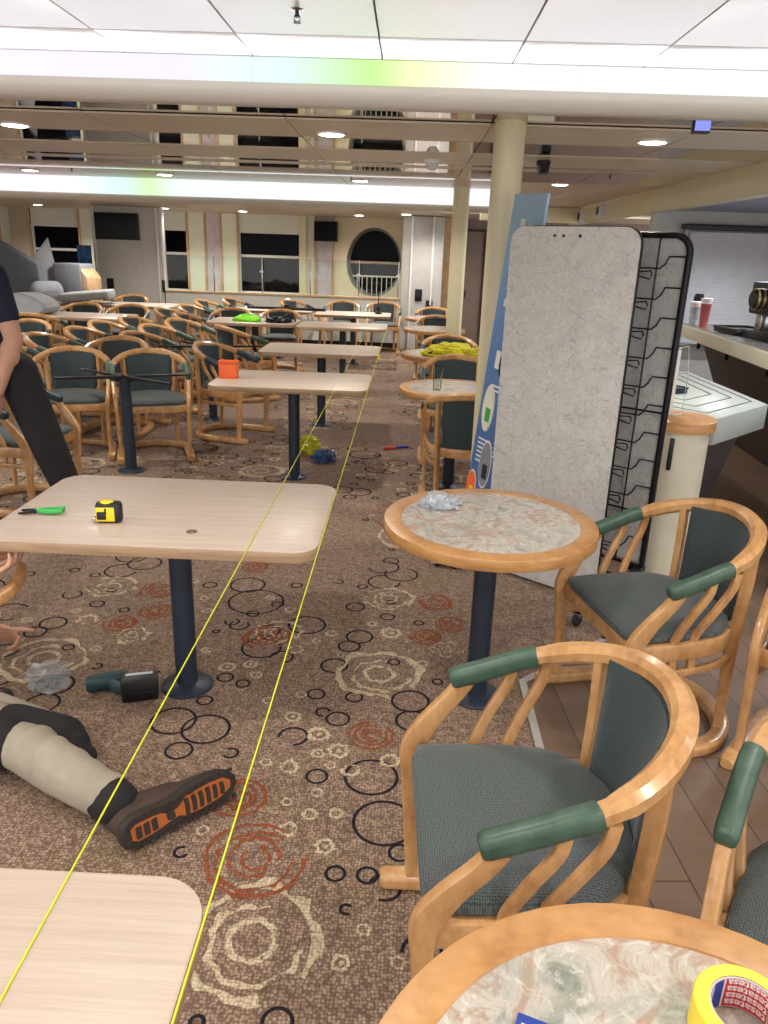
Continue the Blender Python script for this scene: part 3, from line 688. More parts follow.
# ================================================================== FURNITURE
def arc(t): c = max(0, math.cos(t)); return V((.283 * math.sin(t), -.025 + .272 * c, .705 + .10 * c ** 1.1))
def make_chair(leather='leather'):
    """bentwood tub chair, front towards -Y"""
    t = thing('tub_chair', '', 'chair')
    # top rail: one bent piece from arm end to arm end
    pts = [V((-.284, -.165, .655)), V((-.284, -.08, .684))] + [arc(-PI / 2 + PI * k / 26) for k in range(27)] + [V((.284, -.08, .684)), V((.284, -.165, .655))]
    bm = bmesh.new(); n = len(pts)
    sc = [(1.0, 1.0) if 4 < i < n - 5 else (.80, .85) for i in range(n)]
    sweep(bm, pts, [(-.026, -.014), (-.018, -.024), (.014, -.024), (.026, -.012), (.026, .008), (.014, .022), (-.010, .024), (-.026, .012)], scales=sc); obj('top_rail', bm, 'beech', t, ang=30)
    for s in (-1, 1):
        bm = bmesh.new(); pp = [V((s * .284, y, .655 + .341 * (y + .165))) for y in (-.19, -.186, -.175, -.12, -.08)] + [V((s * a.x, a.y, a.z)) for a in (arc(PI / 2 - q) for q in (0.0, .09, .165, .175))]
        sweep(bm, pp, rsec(.046, .051, .36, 3), scales=[.72, .9, 1, 1, 1, 1, 1, 1, .93]); pad = obj('arm_pad', bm, leather, t, ang=50)
        # front leg with curved arm support
        bm = bmesh.new()
        lp = smoothpts([(s * .262, -.262, .042), (s * .264, -.270, .2), (s * .267, -.280, .38), (s * .270, -.276, .455), (s * .277, -.236, .53), (s * .283, -.180, .60), (s * .284, -.150, .645)], 5)
        sc = []
        for p in lp: b = math.exp(-((p.z - .47) / .07) ** 2); tp = max(0, (.3 - p.z) / .3); sc.append((1.0 - .18 * tp, 1.0 + .42 * b - .25 * tp))
        sweep(bm, lp, rsec(.030, .044, .22, 2), (0, 1, 0), scales=sc); obj('front_leg', bm, 'beech', t)
        # two S-shaped slats
        for y0, y1, x1 in ((-.035, -.125, .262), (.05, -.045, .250)):
            bm = bmesh.new(); zt = .655 + .341 * (min(y0, -.0) + .165) - .008
            xt = .286 if y0 < 0 else .283
            lp = smoothpts([(s * xt, y0, zt), (s * xt, y0 - .012, zt - .06), (s * (xt * .6 + x1 * .4), (y0 + y1) / 2 - .01, .55), (s * x1, y1, .46), (s * x1 * .99, y1 + .004, .40), (s * x1 * .98, y1 + .008, .335)], 5)
            sweep(bm, lp, rsec(.018, .028, .25, 2), (0, 1, 0)); obj('slat', bm, 'beech', t)
        # back post running down as the rear leg
        bm = bmesh.new()
        lp = smoothpts([(s * .203, .158, .768), (s * .201, .160, .62), (s * .196, .155, .45), (s * .193, .155, .3), (s * .190, .168, .044)], 5)
        sc = [1 - .2 * max(0, (.35 - p.z) / .35) for p in lp]
        sweep(bm, lp, rsec(.026, .042, .22, 2), (s * .6, .8, 0), scales=sc); obj('rear_leg', bm, 'beech', t)
        bm = bmesh.new(); lp = smoothpts([(s * .258, -.262, .335), (s * .258, -.10, .335), (s * .247, .0, .335), (s * .222, .09, .335), (s * .19, .157, .335)], 5)
        sweep(bm, lp, rsec(.018, .028, .25, 2)); obj('stretcher', bm, 'beech', t)
    # seat ring
    up = [V((-.262, -.262, .42)), V((-.262, -.12, .42)), V((-.254, -.02, .42))] + [V((.25 * math.sin(a), .0 + .195 * math.cos(a), .42)) for a in [(-80 + 160 * k / 16) * PI / 180 for k in range(17)]] + [V((.254, -.02, .42)), V((.262, -.12, .42)), V((.262, -.262, .42))]
    bm = bmesh.new(); sweep(bm, up, rsec(.024, .062, .2, 2)); box(bm, (0, -.262, .42), (.52, .026, .062), bev=.004); obj('seat_frame', bm, 'beech', t)
    # runner on the floor
    up = [V((s * .27, -.335, .025)) for s in (-1,)] + [V((-.27, -.2, .025)), V((-.266, -.02, .025))] + [V((.266 * math.sin(a), .02 + .23 * math.cos(a), .025)) for a in [(-84 + 168 * k / 18) * PI / 180 for k in range(19)]] + [V((.266, -.02, .025)), V((.27, -.2, .025)), V((.27, -.335, .025))]
    n = len(up); bm = bmesh.new(); up = [up[0] + V((0, -.012, 0))] + up + [up[-1] + V((0, -.012, 0))]; sweep(bm, up, rsec(.062, .050, .3, 3), scales=[(.55, .7), (.85, .92)] + [1] * (n - 2) + [(.85, .92), (.55, .7)])
    obj('floor_runner', bm, 'beech', t)
    # seat cushion: rounded D, domed
    out = [(-.245, -.27), (-.20, -.283), (.20, -.283), (.245, -.27), (.252, -.2), (.252, -.05)] + [(.25 * math.cos(a), .0 + .192 * math.sin(a)) for a in [PI * k / 14 for k in range(1, 14)]] + [(-.252, -.05), (-.252, -.2)]
    bm = bmesh.new(); rings = []
    for k, (q, z) in enumerate(((.97, .445), (1.0, .455), (1.0, .470), (.975, .482), (.90, .493), (.7, .503), (.4, .509), (.15, .511))):
        rings.append([bm.verts.new((x * q, (y + .02) * q - .02, z)) for x, y in out])
    m = len(out)
    for A, B in zip(rings, rings[1:]):
        for j in range(m): bm.faces.new((A[j], A[(j + 1) % m], B[(j + 1) % m], B[j]))
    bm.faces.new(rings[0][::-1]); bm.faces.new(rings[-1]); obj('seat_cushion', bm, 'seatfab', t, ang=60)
    # curved padded back
    bm = bmesh.new(); rows = []
    for k in range(13):
        a = (-41 + 82 * k / 12) * PI / 180
        col = []
        for z, r, off in ((.462, .90, .0), (.56, .945, .012), (.64, .965, .016), (.70, .985, .012), (.768 + .014 * math.cos(a), .99, 0)):
            e = 1 if 0 < k < 12 else .2
            col.append((V((.262 * r * math.sin(a), -.025 + .255 * r * math.cos(a), z)), off * e))
        rows.append(col)
    fr = [[bm.verts.new(p - V((p.x, p.y, 0)).normalized() * (.010 + o)) for p, o in c] for c in rows]
    bk = [[bm.verts.new(p + V((p.x, p.y, 0)).normalized() * (.010 + o * .5)) for p, o in c] for c in rows]
    for k in range(12):
        for j in range(4):
            bm.faces.new((fr[k][j], fr[k + 1][j], fr[k + 1][j + 1], fr[k][j + 1])); bm.faces.new((bk[k][j], bk[k][j + 1], bk[k + 1][j + 1], bk[k + 1][j]))
        bm.faces.new((fr[k][0], bk[k][0], bk[k + 1][0], fr[k + 1][0])); bm.faces.new((fr[k][4], fr[k + 1][4], bk[k + 1][4], bk[k][4]))
    for k in (0, 12):
        for j in range(4): bm.faces.new((fr[k][j], fr[k][j + 1], bk[k][j + 1], bk[k][j]))
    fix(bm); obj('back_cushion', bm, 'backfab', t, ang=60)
    return t
CH = make_chair(); CHB = make_chair('darkleather'); first = {0: True, 1: True}
def chair(x, y, face, label, group='bentwood tub chairs', dark=0):
    """face = compass heading of the sitter in degrees: 0 = +X, -90 = towards the camera"""
    rz = math.radians(face + 90); src = (CH, CHB)[dark]
    if first[dark]:
        first[dark] = False; src.location = (x, y, .001); src.rotation_euler = (0, 0, rz); src['label'] = label; src['group'] = group; return src
    return dup(src, (x, y, .001), rz, label, group)
g1 = 'tub chairs on the wood floor'
chair(.345, 1.395, 182.5, 'tub chair nearest the camera, worn green arm pads, between the two marble-topped tables', g1)
chair(.985, 2.56, 194, 'tub chair with green arm pads standing in front of the black wire rack', g1)
chair(1.585, 2.31, -131, 'tub chair cut by the picture edge behind the one facing the wire rack', g1)
chair(.965, 1.16, -122, 'tub chair with scuffed arm pad cut off beside the tape roll table', g1)
g2 = 'tub chairs at the round tables'
chair(.42, 4.98, 90, 'tub chair seen from behind, tucked under the round table with the glass', g2, 1)
chair(.42, 6.36, -90, 'tub chair between the glass table and the yellow jacket table', g2, 1)
chair(.44, 8.03, -90, 'tub chair behind the round table with the yellow jacket', g2, 1)
chair(.40, 10.56, -90, 'tub chair between the two farthest round tables', g2, 1)
chair(.40, 12.15, -90, 'tub chair behind the farthest round table near the grey wall block', g2, 1)
g3 = 'tub chairs crowded on the carpet'
for x, y, f, lb, dk in [
    (-2.67, 6.02, -72, 'front-row tub chair facing the camera right behind the standing man', 0),
    (-2.05, 6.06, -70, 'front-row tub chair facing the camera behind the bare table post', 0),
    (-1.62, 6.80, -16, 'tub chair turned sideways beside the table with the orange box', 1),
    (-2.62, 6.84, -90, 'tub chair in the second row, seen between the two front-row chairs', 0),
    (-2.50, 4.68, -8, 'tub chair half hidden by the standing man near the tape measure table', 1),
    (-3.36, 6.40, -10, 'sideways tub chair directly behind the standing man, nearest of its row', 1),
    (-3.26, 7.09, -4, 'sideways tub chair second from the standing man', 0),
    (-3.16, 7.72, -6, 'sideways tub chair with open loop rail at the end of the half-hidden table', 1),
    (-2.51, 7.46, -14, 'sideways tub chair behind the second-row chair, its pads pointing at the bare brackets', 0),
    (-3.20, 8.40, -8, 'sideways tub chair behind the half-hidden table, dark pads toward the aisle', 1),
    (-2.58, 8.20, -12, 'sideways tub chair in the middle of the crowd with green pads', 0),
    (-3.12, 9.10, -10, 'sideways tub chair at the end of the long pale table', 0),
    (-2.52, 8.92, -18, 'sideways tub chair diagonal behind the bare brackets, green pads', 0),
    (-2.68, 9.80, -4, 'sideways tub chair touching the end of the table with the lime bag', 0),
    (-1.86, 8.55, 40, 'tub chair showing its dark green back, in front of the lime bag table', 0),
    (-3.14, 10.45, -8, 'small distant sideways tub chair, first behind the long pale table', 0),
    (-3.02, 11.15, -10, 'small distant sideways tub chair, second behind the long pale table', 1),
    (-3.08, 12.25, -10, 'small distant sideways tub chair, third behind the long pale table', 0),
    (-2.80, 12.90, -14, 'small distant sideways tub chair next to the half wall below the mauve panel', 1),
    (-4.48, 9.28, 90, 'tub chair seen from behind at the long pale table, green back', 0),
    (-4.08, 8.10, -90, 'tub chair facing the camera behind the half-hidden table near the man', 1),
    (-5.15, 10.62, -90, 'distant tub chair behind the long pale table next to the sofa cushions', 0),
    (-4.50, 10.62, -90, 'distant tub chair behind the middle of the long pale table', 0),
    (-3.85, 10.62, -90, 'distant tub chair behind the near end of the long pale table', 0),
    (-4.55, 12.72, -90, 'farthest tub chair below the middle of the large TV', 0),
    (-5.20, 12.72, -90, 'farthest tub chair below the large TV, beside the poster', 0),
    (-2.42, 10.62, -90, 'tub chair behind the lime bag table, partly covered by the bag', 1),
    (-1.76, 10.66, -90, 'tub chair behind the lime bag table, at its aisle end', 1),
    (-1.84, 12.95, -30, 'distant tub chair with slate pads under the small TV', 1),
    (-1.10, 13.0, -90, 'distant tub chair against the half wall below the oval window', 0),
    (-.42, 13.12, -90, 'distant tub chair against the half wall at the end of the farthest aisle table', 0)]:
    chair(x, y, f, lb, g3, dk)

# ---- tables
def pole(t, h, top_arms=True, al=.46):
    bm = bmesh.new(); lathe(bm, [(.101, 0), (.101, .006), (.094, .012), (.060, .016), (.046, .024)], n=32); obj('base', bm, 'navy', t)
    bm = bmesh.new(); lathe(bm, [(.042, .02), (.042, h)], n=24); obj('column_tube', bm, 'navy', t)
    if top_arms: arms(t, h, .42, al)
def arms(t, h, a0=.42, L=.46):
    for a in (a0, a0 + PI, a0 - .96, a0 - .96 + PI):
        d = V((math.cos(a), math.sin(a), 0)); bm = bmesh.new()
        sweep(bm, [d * .02 + V((0, 0, h)), d * .1 + V((0, 0, h)), d * L + V((0, 0, h + .004))], rsec(.034, .022, .2), scales=[1, 1, (.75, .6)]); obj('support_arm', bm, 'black', t)
def make_rect():
    t = thing('cafe_table', '', 'table')
    bm = bmesh.new(); prism(bm, rrect(1.11, .75, .085, 8), .702, .74, .003)
    for f in bm.faces: f.material_index = 0 if f.normal.z > .7 else 1
    obj('tabletop', bm, ['laminate', 'lam_edge'], t, ang=30)
    pole(t, .69); return t
rt = make_rect()
RECT = [(-.815, .535, 'nearest pale rectangular table, cut by the bottom edge of the picture'), (-.815, 2.60, 'pale rectangular table with the tape measure and green pliers on it'),
 (-.815, 5.53, 'pale rectangular table with the orange box on it'), (-.815, 7.36, 'pale rectangular aisle table directly behind the orange box table'),
 (-.815, 9.78, 'pale rectangular aisle table where the yellow strings end'), (-.815, 11.62, 'farthest pale aisle table below the oval window'),
 (-1.96, 9.95, 'pale rectangular table carrying the lime bag'), (-2.0, 11.95, 'pale rectangular table behind the lime bag table'),
 (-4.10, 9.88, 'long pale row table, aisle half, behind the standing man'), (-5.24, 9.88, 'long pale row table, far half under the grey cushions'),
 (-4.10, 11.95, 'back row pale table below the large TV, aisle half'), (-5.24, 11.95, 'back row pale table below the large TV, poster half'),
 (-4.12, 7.42, 'pale table half hidden behind the standing man')]
for i, (x, y, lb) in enumerate(RECT):
    if i == 0: rt.location = (x, y, 0); rt['label'] = lb; rt['group'] = 'pale rectangular tables'
    else: dup(rt, (x, y, 0), 0, lb, 'pale rectangular tables')
for x, y, a, lb in ((-2.06, 5.52, .42, 'bare table post with crossed bracket arms in front of the two facing chairs'), (-1.90, 7.42, .30, 'bare table post with crossed bracket arms behind the sideways chair')):
    t = thing('table_post', lb, 'table base', (x, y, 0), 0, 'table bases without tops'); pole(t, .69, False); arms(t, .715, a, .48)
    bm = bmesh.new(); lathe(bm, [(.085, .69), (.085, .698)], n=20); obj('mounting_plate', bm, 'black', t)
def make_round():
    t = thing('round_table', '', 'table')
    bm = bmesh.new(); Rr = .387
    lathe(bm, [(.30, .738), (Rr - .062, .738), (Rr - .060, .7405), (Rr - .006, .7405), (Rr - .0015, .739), (Rr, .735), (Rr, .700), (Rr - .003, .697), (Rr - .02, .696), (.30, .696)], n=64, cap=False); obj('rim', bm, 'rim', t, ang=50)
    bm = bmesh.new(); lathe(bm, [(Rr - .063, .71), (Rr - .063, .7385), (.001, .7385)], n=64); obj('marble_top', bm, 'marble', t)
    pole(t, .683, True, .28); return t
rd = make_round()
ROUND = [(.342, .517, 'nearest round marble-topped table with the tape roll on it'), (.328, 2.622, 'round marble-topped table with a clear plastic bag on it'), (.345, 5.44, 'round table with the drinking glass on it'),
 (.335, 7.32, 'round table with the yellow jacket lying on it'), (.335, 9.75, 'round table just beyond the yellow jacket'), (.34, 11.35, 'farthest round table before the grey wall block')]
for i, (x, y, lb) in enumerate(ROUND):
    if i == 0: rd.location = (x, y, 0); rd['label'] = lb; rd['group'] = 'round marble tables'
    else: dup(rd, (x, y, 0), .7 * i, lb, 'round marble tables')
# ================================================================== DISPLAY RACK, BANNER, BAR
t = thing('display_rack', 'double display stand, scribbled pale board in front and black framed wire rack behind', 'display stand', (.74, 3.735, 0), math.radians(-39.4))
def rtop(w, z0, z1, r, n=8):
    """upright panel outline with rounded top corners"""
    o = [(-w / 2, z0), (w / 2, z0)]
    for cx, a0 in ((w / 2 - r, 0), (-w / 2 + r, 90)):
        for k in range(n + 1): a = math.radians(a0 + 90 * k / n); o.append((cx + r * math.cos(a), z1 - r + r * math.sin(a)))
    return o
def panel(bm, outl, y0, y1, dx=0):
    A = [bm.verts.new((x + dx, y0, z)) for x, z in outl]; B = [bm.verts.new((x + dx, y1, z)) for x, z in outl]; n = len(outl)
    bm.faces.new(A); bm.faces.new(B[::-1])
    for i in range(n): bm.faces.new((A[i], A[(i + 1) % n], B[(i + 1) % n], B[i]))
bm = bmesh.new(); panel(bm, rtop(.655, .015, 1.785, .075), -.006, .006); fb = obj('front_board', bm, 'board', t)
bm = bmesh.new(); panel(bm, rtop(.663, .011, 1.789, .078), .007, .022); obj('board_edge', bm, 'black', fb)
for x in (-.09, -.045, .04): bm = bmesh.new(); lathe(bm, [(.007, -.008), (.007, -.004)], n=12); bmesh.ops.rotate(bm, verts=bm.verts[:], matrix=Matrix.Rotation(PI / 2, 3, 'X')); bmesh.ops.translate(bm, verts=bm.verts[:], vec=(x, -.013, 1.745)); obj('bolt_hole', bm, 'black', fb)
RX0 = .075
bm = bmesh.new(); panel(bm, rtop(.63, .12, 1.75, .06), .405, .415, RX0); rb = obj('rear_board', bm, 'board', t)
bm = bmesh.new(); ol = rtop(.645, .10, 1.765, .08)
sweep(bm, [V((x + RX0, .40, z)) for x, z in ol], rsec(.028, .034, .25), (0, 1, 0), closed=True); obj('rear_frame', bm, 'black', t)
bm = bmesh.new(); tube(bm, [(RX0 + .185, .37, .12), (RX0 + .185, .37, 1.745), (RX0 + .185, .40, 1.755)], .0045, 8); obj('vertical_wire', bm, 'black', t)
for z in (.40, .93): bm = bmesh.new(); tube(bm, [(RX0 - .31, .385, z), (RX0 + .31, .385, z)], .005, 8); obj('cross_wire', bm, 'black', t)
for k in range(11):
    z = 1.615 - .1415 * k; bm = bmesh.new()
    tube(bm, [(RX0 - .31, .385, z + .045), (RX0 - .20, .385, z + .045), (RX0 - .19, .36, z), (RX0 + .205, .36, z), (RX0 + .222, .375, z + .02), (RX0 + .235, .385, z + .055), (RX0 + .31, .39, z + .055)], .0042, 7); w = obj('pocket_wire', bm, 'black', t)
    bm = bmesh.new(); x = RX0 + .165
    tube(bm, [(x - .06, .355, z - .02), (x, .352, z - .012), (x + .01, .35, z - .03), (x, .352, z - .05), (x - .06, .355, z - .038)], .0038, 7); obj('hook', bm, 'black', w)
bm = bmesh.new()
box(bm, (-.30, .235, .085), (.04, .38, .03), bev=.004); box(bm, (.39, .06, .085), (.04, .74, .03), bev=.004); box(bm, (.345, .40, .085), (.11, .03, .028), bev=.004)
box(bm, (.01, .21, .085), (.6, .03, .028), bev=.004); obj('base_frame', bm, 'black', t)
if 1:
    for x, y in ((-.30, .07), (-.30, .40), (.39, -.29), (.39, .41)):
        bm = bmesh.new(); lathe(bm, [(.012, -.012), (.03, -.012), (.034, -.006), (.034, .006), (.03, .012), (.012, .012)], n=20); bmesh.ops.rotate(bm, verts=bm.verts[:], matrix=Matrix.Rotation(PI / 2, 3, 'Y')); bmesh.ops.translate(bm, verts=bm.verts[:], vec=(x, y, .035))
        cs = obj('caster', bm, 'blackplastic', t); bm = bmesh.new(); box(bm, (x, y, .062), (.034, .03, .03), bev=.004); obj('caster_fork', bm, 'steel', cs)

# leaning blue banner
TL, TR, BL, BR = V((.533, 4.335, 1.955)), V((.632, 3.885, 1.933)), V((.352, 4.24, .03)), V((.512, 3.985, .03))
nb = (TR - TL).cross(BL - TL).normalized(); nb = nb if nb.x < 0 else -nb
t = thing('banner', 'tall blue printed banner leaning between the cream column and the pale board', 'banner', tuple((BL + BR) / 2)); o0 = (BL + BR) / 2
def P(u, v, off=0.0): return BL.lerp(BR, u).lerp(TL.lerp(TR, u), v) + nb * off - o0
bm = bmesh.new(); N = 6
A = [[bm.verts.new(P(u / N, v / 12)) for u in range(N + 1)] for v in range(13)]; B = [[bm.verts.new(P(u / N, v / 12, -.012)) for u in range(N + 1)] for v in range(13)]
for v in range(12):
    for u in range(N):
        bm.faces.new((A[v][u], A[v][u + 1], A[v + 1][u + 1], A[v + 1][u])); bm.faces.new((B[v][u], B[v + 1][u], B[v + 1][u + 1], B[v][u + 1]))
    bm.faces.new((A[v][0], A[v + 1][0], B[v + 1][0], B[v][0])); bm.faces.new((A[v][N], B[v][N], B[v + 1][N], A[v + 1][N]))
for u in range(N): bm.faces.new((A[0][u], B[0][u], B[0][u + 1], A[0][u + 1])); bm.faces.new((A[12][u], A[12][u + 1], B[12][u + 1], B[12][u]))
fix(bm); bf = obj('printed_sheet', bm, 'banner', t, smooth=False)
def disc(nm, u, v, ru, rv, mat, off, par, sq=False):
    bm = bmesh.new(); n = 4 if sq else 28
    vs = [bm.verts.new(P(u + ru * math.cos(2 * PI * k / n + (PI / 4 if sq else 0)), v + rv * math.sin(2 * PI * k / n + (PI / 4 if sq else 0)), off)) for k in range(n)]
    bm.faces.new(vs); r = bmesh.ops.extrude_face_region(bm, geom=bm.faces[:]); bmesh.ops.translate(bm, verts=[x for x in r['geom'] if isinstance(x, bmesh.types.BMVert)], vec=nb * .002)
    return obj(nm, bm, mat, par, smooth=False)
for u, v, ru, rv, m in ((.27, .425, .16, .062, 'lime'), (.45, .265, .16, .066, 'navy'), (.12, .185, .13, .045, 'orange')):
    d = disc('picture_disc', u, v, ru * 1.12, rv * 1.1, 'white', .0005, t); disc('picture', u, v, ru, rv, {'lime': 'palewall', 'navy': 'bluegrey', 'orange': 'orangebox'}[m], .003, d); disc('picture_detail', u + .03, v - rv * .3, ru * .6, rv * .45, {'lime': 'toolgreen', 'navy': 'navy', 'orange': 'yellow'}[m], .0055, d, True)
disc('printed_card', .33, .565, .10, .035, 'white', .0005, t, True); disc('printed_badge', .50, .555, .12, .036, 'tshirt', .0005, t)
disc('printed_logo', .42, .925, .10, .018, 'white', .0005, t, True); disc('printed_logo', .66, .918, .10, .012, 'white', .0005, t, True); disc('printed_mark', .4, .79, .1, .02, 'orangebox', .0005, t, True); disc('printed_mark', .3, .72, .1, .014, 'white', .0005, t, True)
bm = bmesh.new()
for u0, v0, k, w in ((.62, .40, 9, .34), (.12, .33, 6, .26), (.42, .62, 4, .3), (.25, .49, 2, .5), (.5, .70, 2, .3)):
    for q in range(k):
        v = v0 - q * .013
        vs = [bm.verts.new(P(a, b, .002)) for a, b in ((u0, v), (min(.98, u0 + w), v), (min(.98, u0 + w), v + .005), (u0, v + .005))]
        f = bm.faces.new(vs)
r = bmesh.ops.extrude_face_region(bm, geom=bm.faces[:]); bmesh.ops.translate(bm, verts=[x for x in r['geom'] if isinstance(x, bmesh.types.BMVert)], vec=nb * -.001)
obj('printed_text', bm, 'white', t, smooth=False)
t = thing('base_block', 'white angular base block standing on the carpet beside the display stand', 'base block', (.325, 3.93, 0), -.30)
bm = bmesh.new(); prism(bm, [(-.13, -.06), (.02, -.06), (.10, .06), (-.13, .06)], .02, .075, .003); obj('plate', bm, 'white', t)
for x, y in ((-.10, .04), (.05, .04), (-.10, -.04), (.0, -.04)): bm = bmesh.new(); lathe(bm, [(.012, 0), (.012, .021)], n=12); obj('stud', bm, 'black', t); bmesh.ops
for c, (x, y) in zip([c for c in t.children if c.name.startswith('stud')], ((-.10, .04), (.05, .04), (-.10, -.04), (.0, -.04))): c.location = (x, y, 0)

# ---- bar
E0, E1 = V((2.31, 3.3)), V((2.56, 7.4)); ed = (E1 - E0).normalized(); en = V((ed.y, -ed.x))
def q2(s, off): p = E0 + ed * s + en * off; return (p.x, p.y)
Lb = (E1 - E0).length
def frustum(bm, top, bot, zt, zb):
    A = [bm.verts.new((x, y, zt)) for x, y in top]; B = [bm.verts.new((x, y, zb)) for x, y in bot]; n = len(A)
    bm.faces.new(A); bm.faces.new(B[::-1])
    for i in range(n): bm.faces.new((A[i], A[(i + 1) % n], B[(i + 1) % n], B[i]))
    fix(bm)
t = thing('bar_counter', 'high bar counter with cream edge and dark brown front', 'counter')
bm = bmesh.new(); prism(bm, [q2(0, 0), q2(Lb, 0), q2(Lb, .7), q2(0, .7)], .975, 1.085, .006); obj('counter_slab', bm, 'barcream', t)
bm = bmesh.new()
for k in range(9): prism(bm, [q2(0, .012 + k * .024), q2(Lb, .012 + k * .024), q2(Lb, .03 + k * .024), q2(0, .03 + k * .024)], 1.085, 1.096, .003)
obj('metal_ribs', bm, 'steel', t)
bm = bmesh.new(); prism(bm, [q2(0, .24), q2(Lb, .24), q2(Lb, .69), q2(0, .69)], 1.085, 1.094, .002); obj('bar_mat', bm, 'barblue', t)
bm = bmesh.new(); frustum(bm, [q2(0, .20), q2(Lb, .20), q2(Lb, .69), q2(0, .69)], [q2(0, .62), q2(Lb, .62), q2(Lb, .75), q2(0, .75)], .975, .005); obj('front_panel', bm, 'brownfront', t)
for s in (2.4, 3.3, 4.1): bm = bmesh.new(); p = q2(s, .185); box(bm, (p[0], p[1], .90), (.03, .02, .07), bev=.004); obj('bag_hook', bm, 'black', t)
t = thing('drainer_counter', 'lower pointed white counter with inlaid dark lines beneath the bar', 'counter')
PO = [(2.19, 4.62), (1.69, 4.11), (1.30, 4.55), (1.25, 5.9), (2.16, 5.9)]
bm = bmesh.new(); prism(bm, PO, .70, .85, .006); obj('top_slab', bm, 'barwhite', t)
cx, cy = 1.72, 5.2
for k in (.86, .68, .50):
    bm = bmesh.new(); pp = [(cx + (x - cx) * k, cy + (y - cy) * k) for x, y in PO]
    sweep(bm, [(x, y, .8505) for x, y in pp], [(-.006, -.002), (.006, -.002), (.006, .0012), (-.006, .0012)], closed=True); obj('inlaid_line', bm, 'blackplastic', t)
bm = bmesh.new(); frustum(bm, [(1.93, 4.36), (1.66, 4.14), (1.38, 4.52), (1.33, 5.82), (2.02, 5.82)], [(1.97, 4.82), (1.74, 4.62), (1.50, 4.76), (1.44, 5.7), (2.0, 5.7)], .70, .005); obj('plinth', bm, 'purplefront', t)
t = thing('tray', 'small dark tray lying on the pointed white counter', 'tray', (1.66, 4.92, .852), .5); bm = bmesh.new(); box(bm, (0, 0, .015), (.24, .16, .03), bev=.005); obj('pan', bm, 'navy', t); bm = bmesh.new(); sweep(bm, [(x, y, .031) for x, y in rrect(.25, .17, .02, 4)], rsec(.012, .01), closed=True); obj('rim', bm, 'blackplastic', t)
t = thing('pillar_cabinet', 'rounded cream end cabinet with a wooden cap beside the wire rack', 'cabinet', (1.465, 4.02, 0))
bm = bmesh.new(); lathe(bm, [(.155, .005), (.155, .815)], n=40); obj('body', bm, 'barcream', t)
bm = bmesh.new(); lathe(bm, [(.178, .815), (.18, .82), (.18, .868), (.174, .873)], n=40); obj('cap', bm, 'maple', t)
bm = bmesh.new(); box(bm, (-.075, -.143, .70), (.022, .014, .17), bev=.005); obj('slot_handle', bm, 'black', t)
t = thing('glass_upright', 'pale upright panel with a cord standing on the wooden cabinet cap', 'panel', (1.45, 4.08, .874)); bm = bmesh.new(); box(bm, (-.05, 0, .17), (.07, .012, .34), bev=.004); obj('panel', bm, 'white', t)
bm = bmesh.new(); tube(bm, [(.03, -.02, .0), (.032, -.02, .2), (.02, 0, .36), (-.03, 0, .345)], .003, 8); tube(bm, smoothpts([(.03, -.02, .006), (-.02, -.06, .006), (-.08, -.05, .006), (-.12, -.02, .008), (-.09, .03, .008)], 6), .004, 8); obj('cord', bm, 'smoke', t)
# shutter wall behind the bar
t = struct(bxo('wall_bar', (4.0, 8.25, 1.15), (3.2, .1, 2.3), 'greywall'))
t = thing('roller_shutter', 'pale metal roller shutter closed behind the bar', 'shutter', (4.1, 8.1, 0))
bm = bmesh.new()
ring = []
for k in range(41):
    for dz, dy in ((0, 0), (.004, -.005), (.022, -.005), (.026, 0)): ring.append((dy, .85 + k * .0262 + dz))
A = [bm.verts.new((-1.35, y, z)) for y, z in ring]; B = [bm.verts.new((1.4, y, z)) for y, z in ring]
for i in range(len(ring) - 1): bm.faces.new((A[i], B[i], B[i + 1], A[i + 1]))
obj('slat_curtain', bm, 'smoke', t, smooth=False)
for x in (-1.38, 1.43): bm = bmesh.new(); box(bm, (x, 0, 1.4), (.05, .07, 1.14), bev=.006); obj('guide_rail', bm, 'steel', t)
bm = bmesh.new(); box(bm, (0, 0, 1.965), (2.86, .12, .05), bev=.01); obj('shutter_box', bm, 'blackplastic', t)
bm = bmesh.new(); box(bm, (0, 0, .83), (2.75, .06, .04), bev=.005); obj('bottom_bar', bm, 'steel', t)
# things on the bar
t = thing('coffee_machine', 'black espresso machine with brass ringed group head on the bar', 'coffee machine', (2.87, 6.0, 1.098))
bm = bmesh.new(); box(bm, (.02, 0, .30), (.46, .5, .24), bev=.02); obj('body', bm, 'blackplastic', t)
bm = bmesh.new(); box(bm, (.02, 0, .03), (.5, .5, .06), bev=.01); obj('drip_tray', bm, 'black', t)
for y in (-.1, .14): bm = bmesh.new(); box(bm, (-.12, y, .13), (.09, .1, .16), bev=.01); obj('side_column', bm, 'steel', t)
bm = bmesh.new(); lathe(bm, [(.04, 0), (.075, .02), (.075, .12), (.06, .14)], n=24); bmesh.ops.rotate(bm, verts=bm.verts[:], matrix=Matrix.Rotation(-PI / 2, 3, 'Y')); bmesh.ops.translate(bm, verts=bm.verts[:], vec=(-.18, -.05, .30)); gh = obj('group_head', bm, 'black', t)
for k in range(3): bm = bmesh.new(); lathe(bm, [(.078, 0), (.078, .014)], n=24); bmesh.ops.rotate(bm, verts=bm.verts[:], matrix=Matrix.Rotation(-PI / 2, 3, 'Y')); bmesh.ops.translate(bm, verts=bm.verts[:], vec=(-.21 - .04 * k, -.05, .30)); obj('brass_ring', bm, 'brass', gh)
bm = bmesh.new(); box(bm, (-.10, -.05, .46), (.1, .12, .10), bev=.01); obj('hopper', bm, 'black', t)
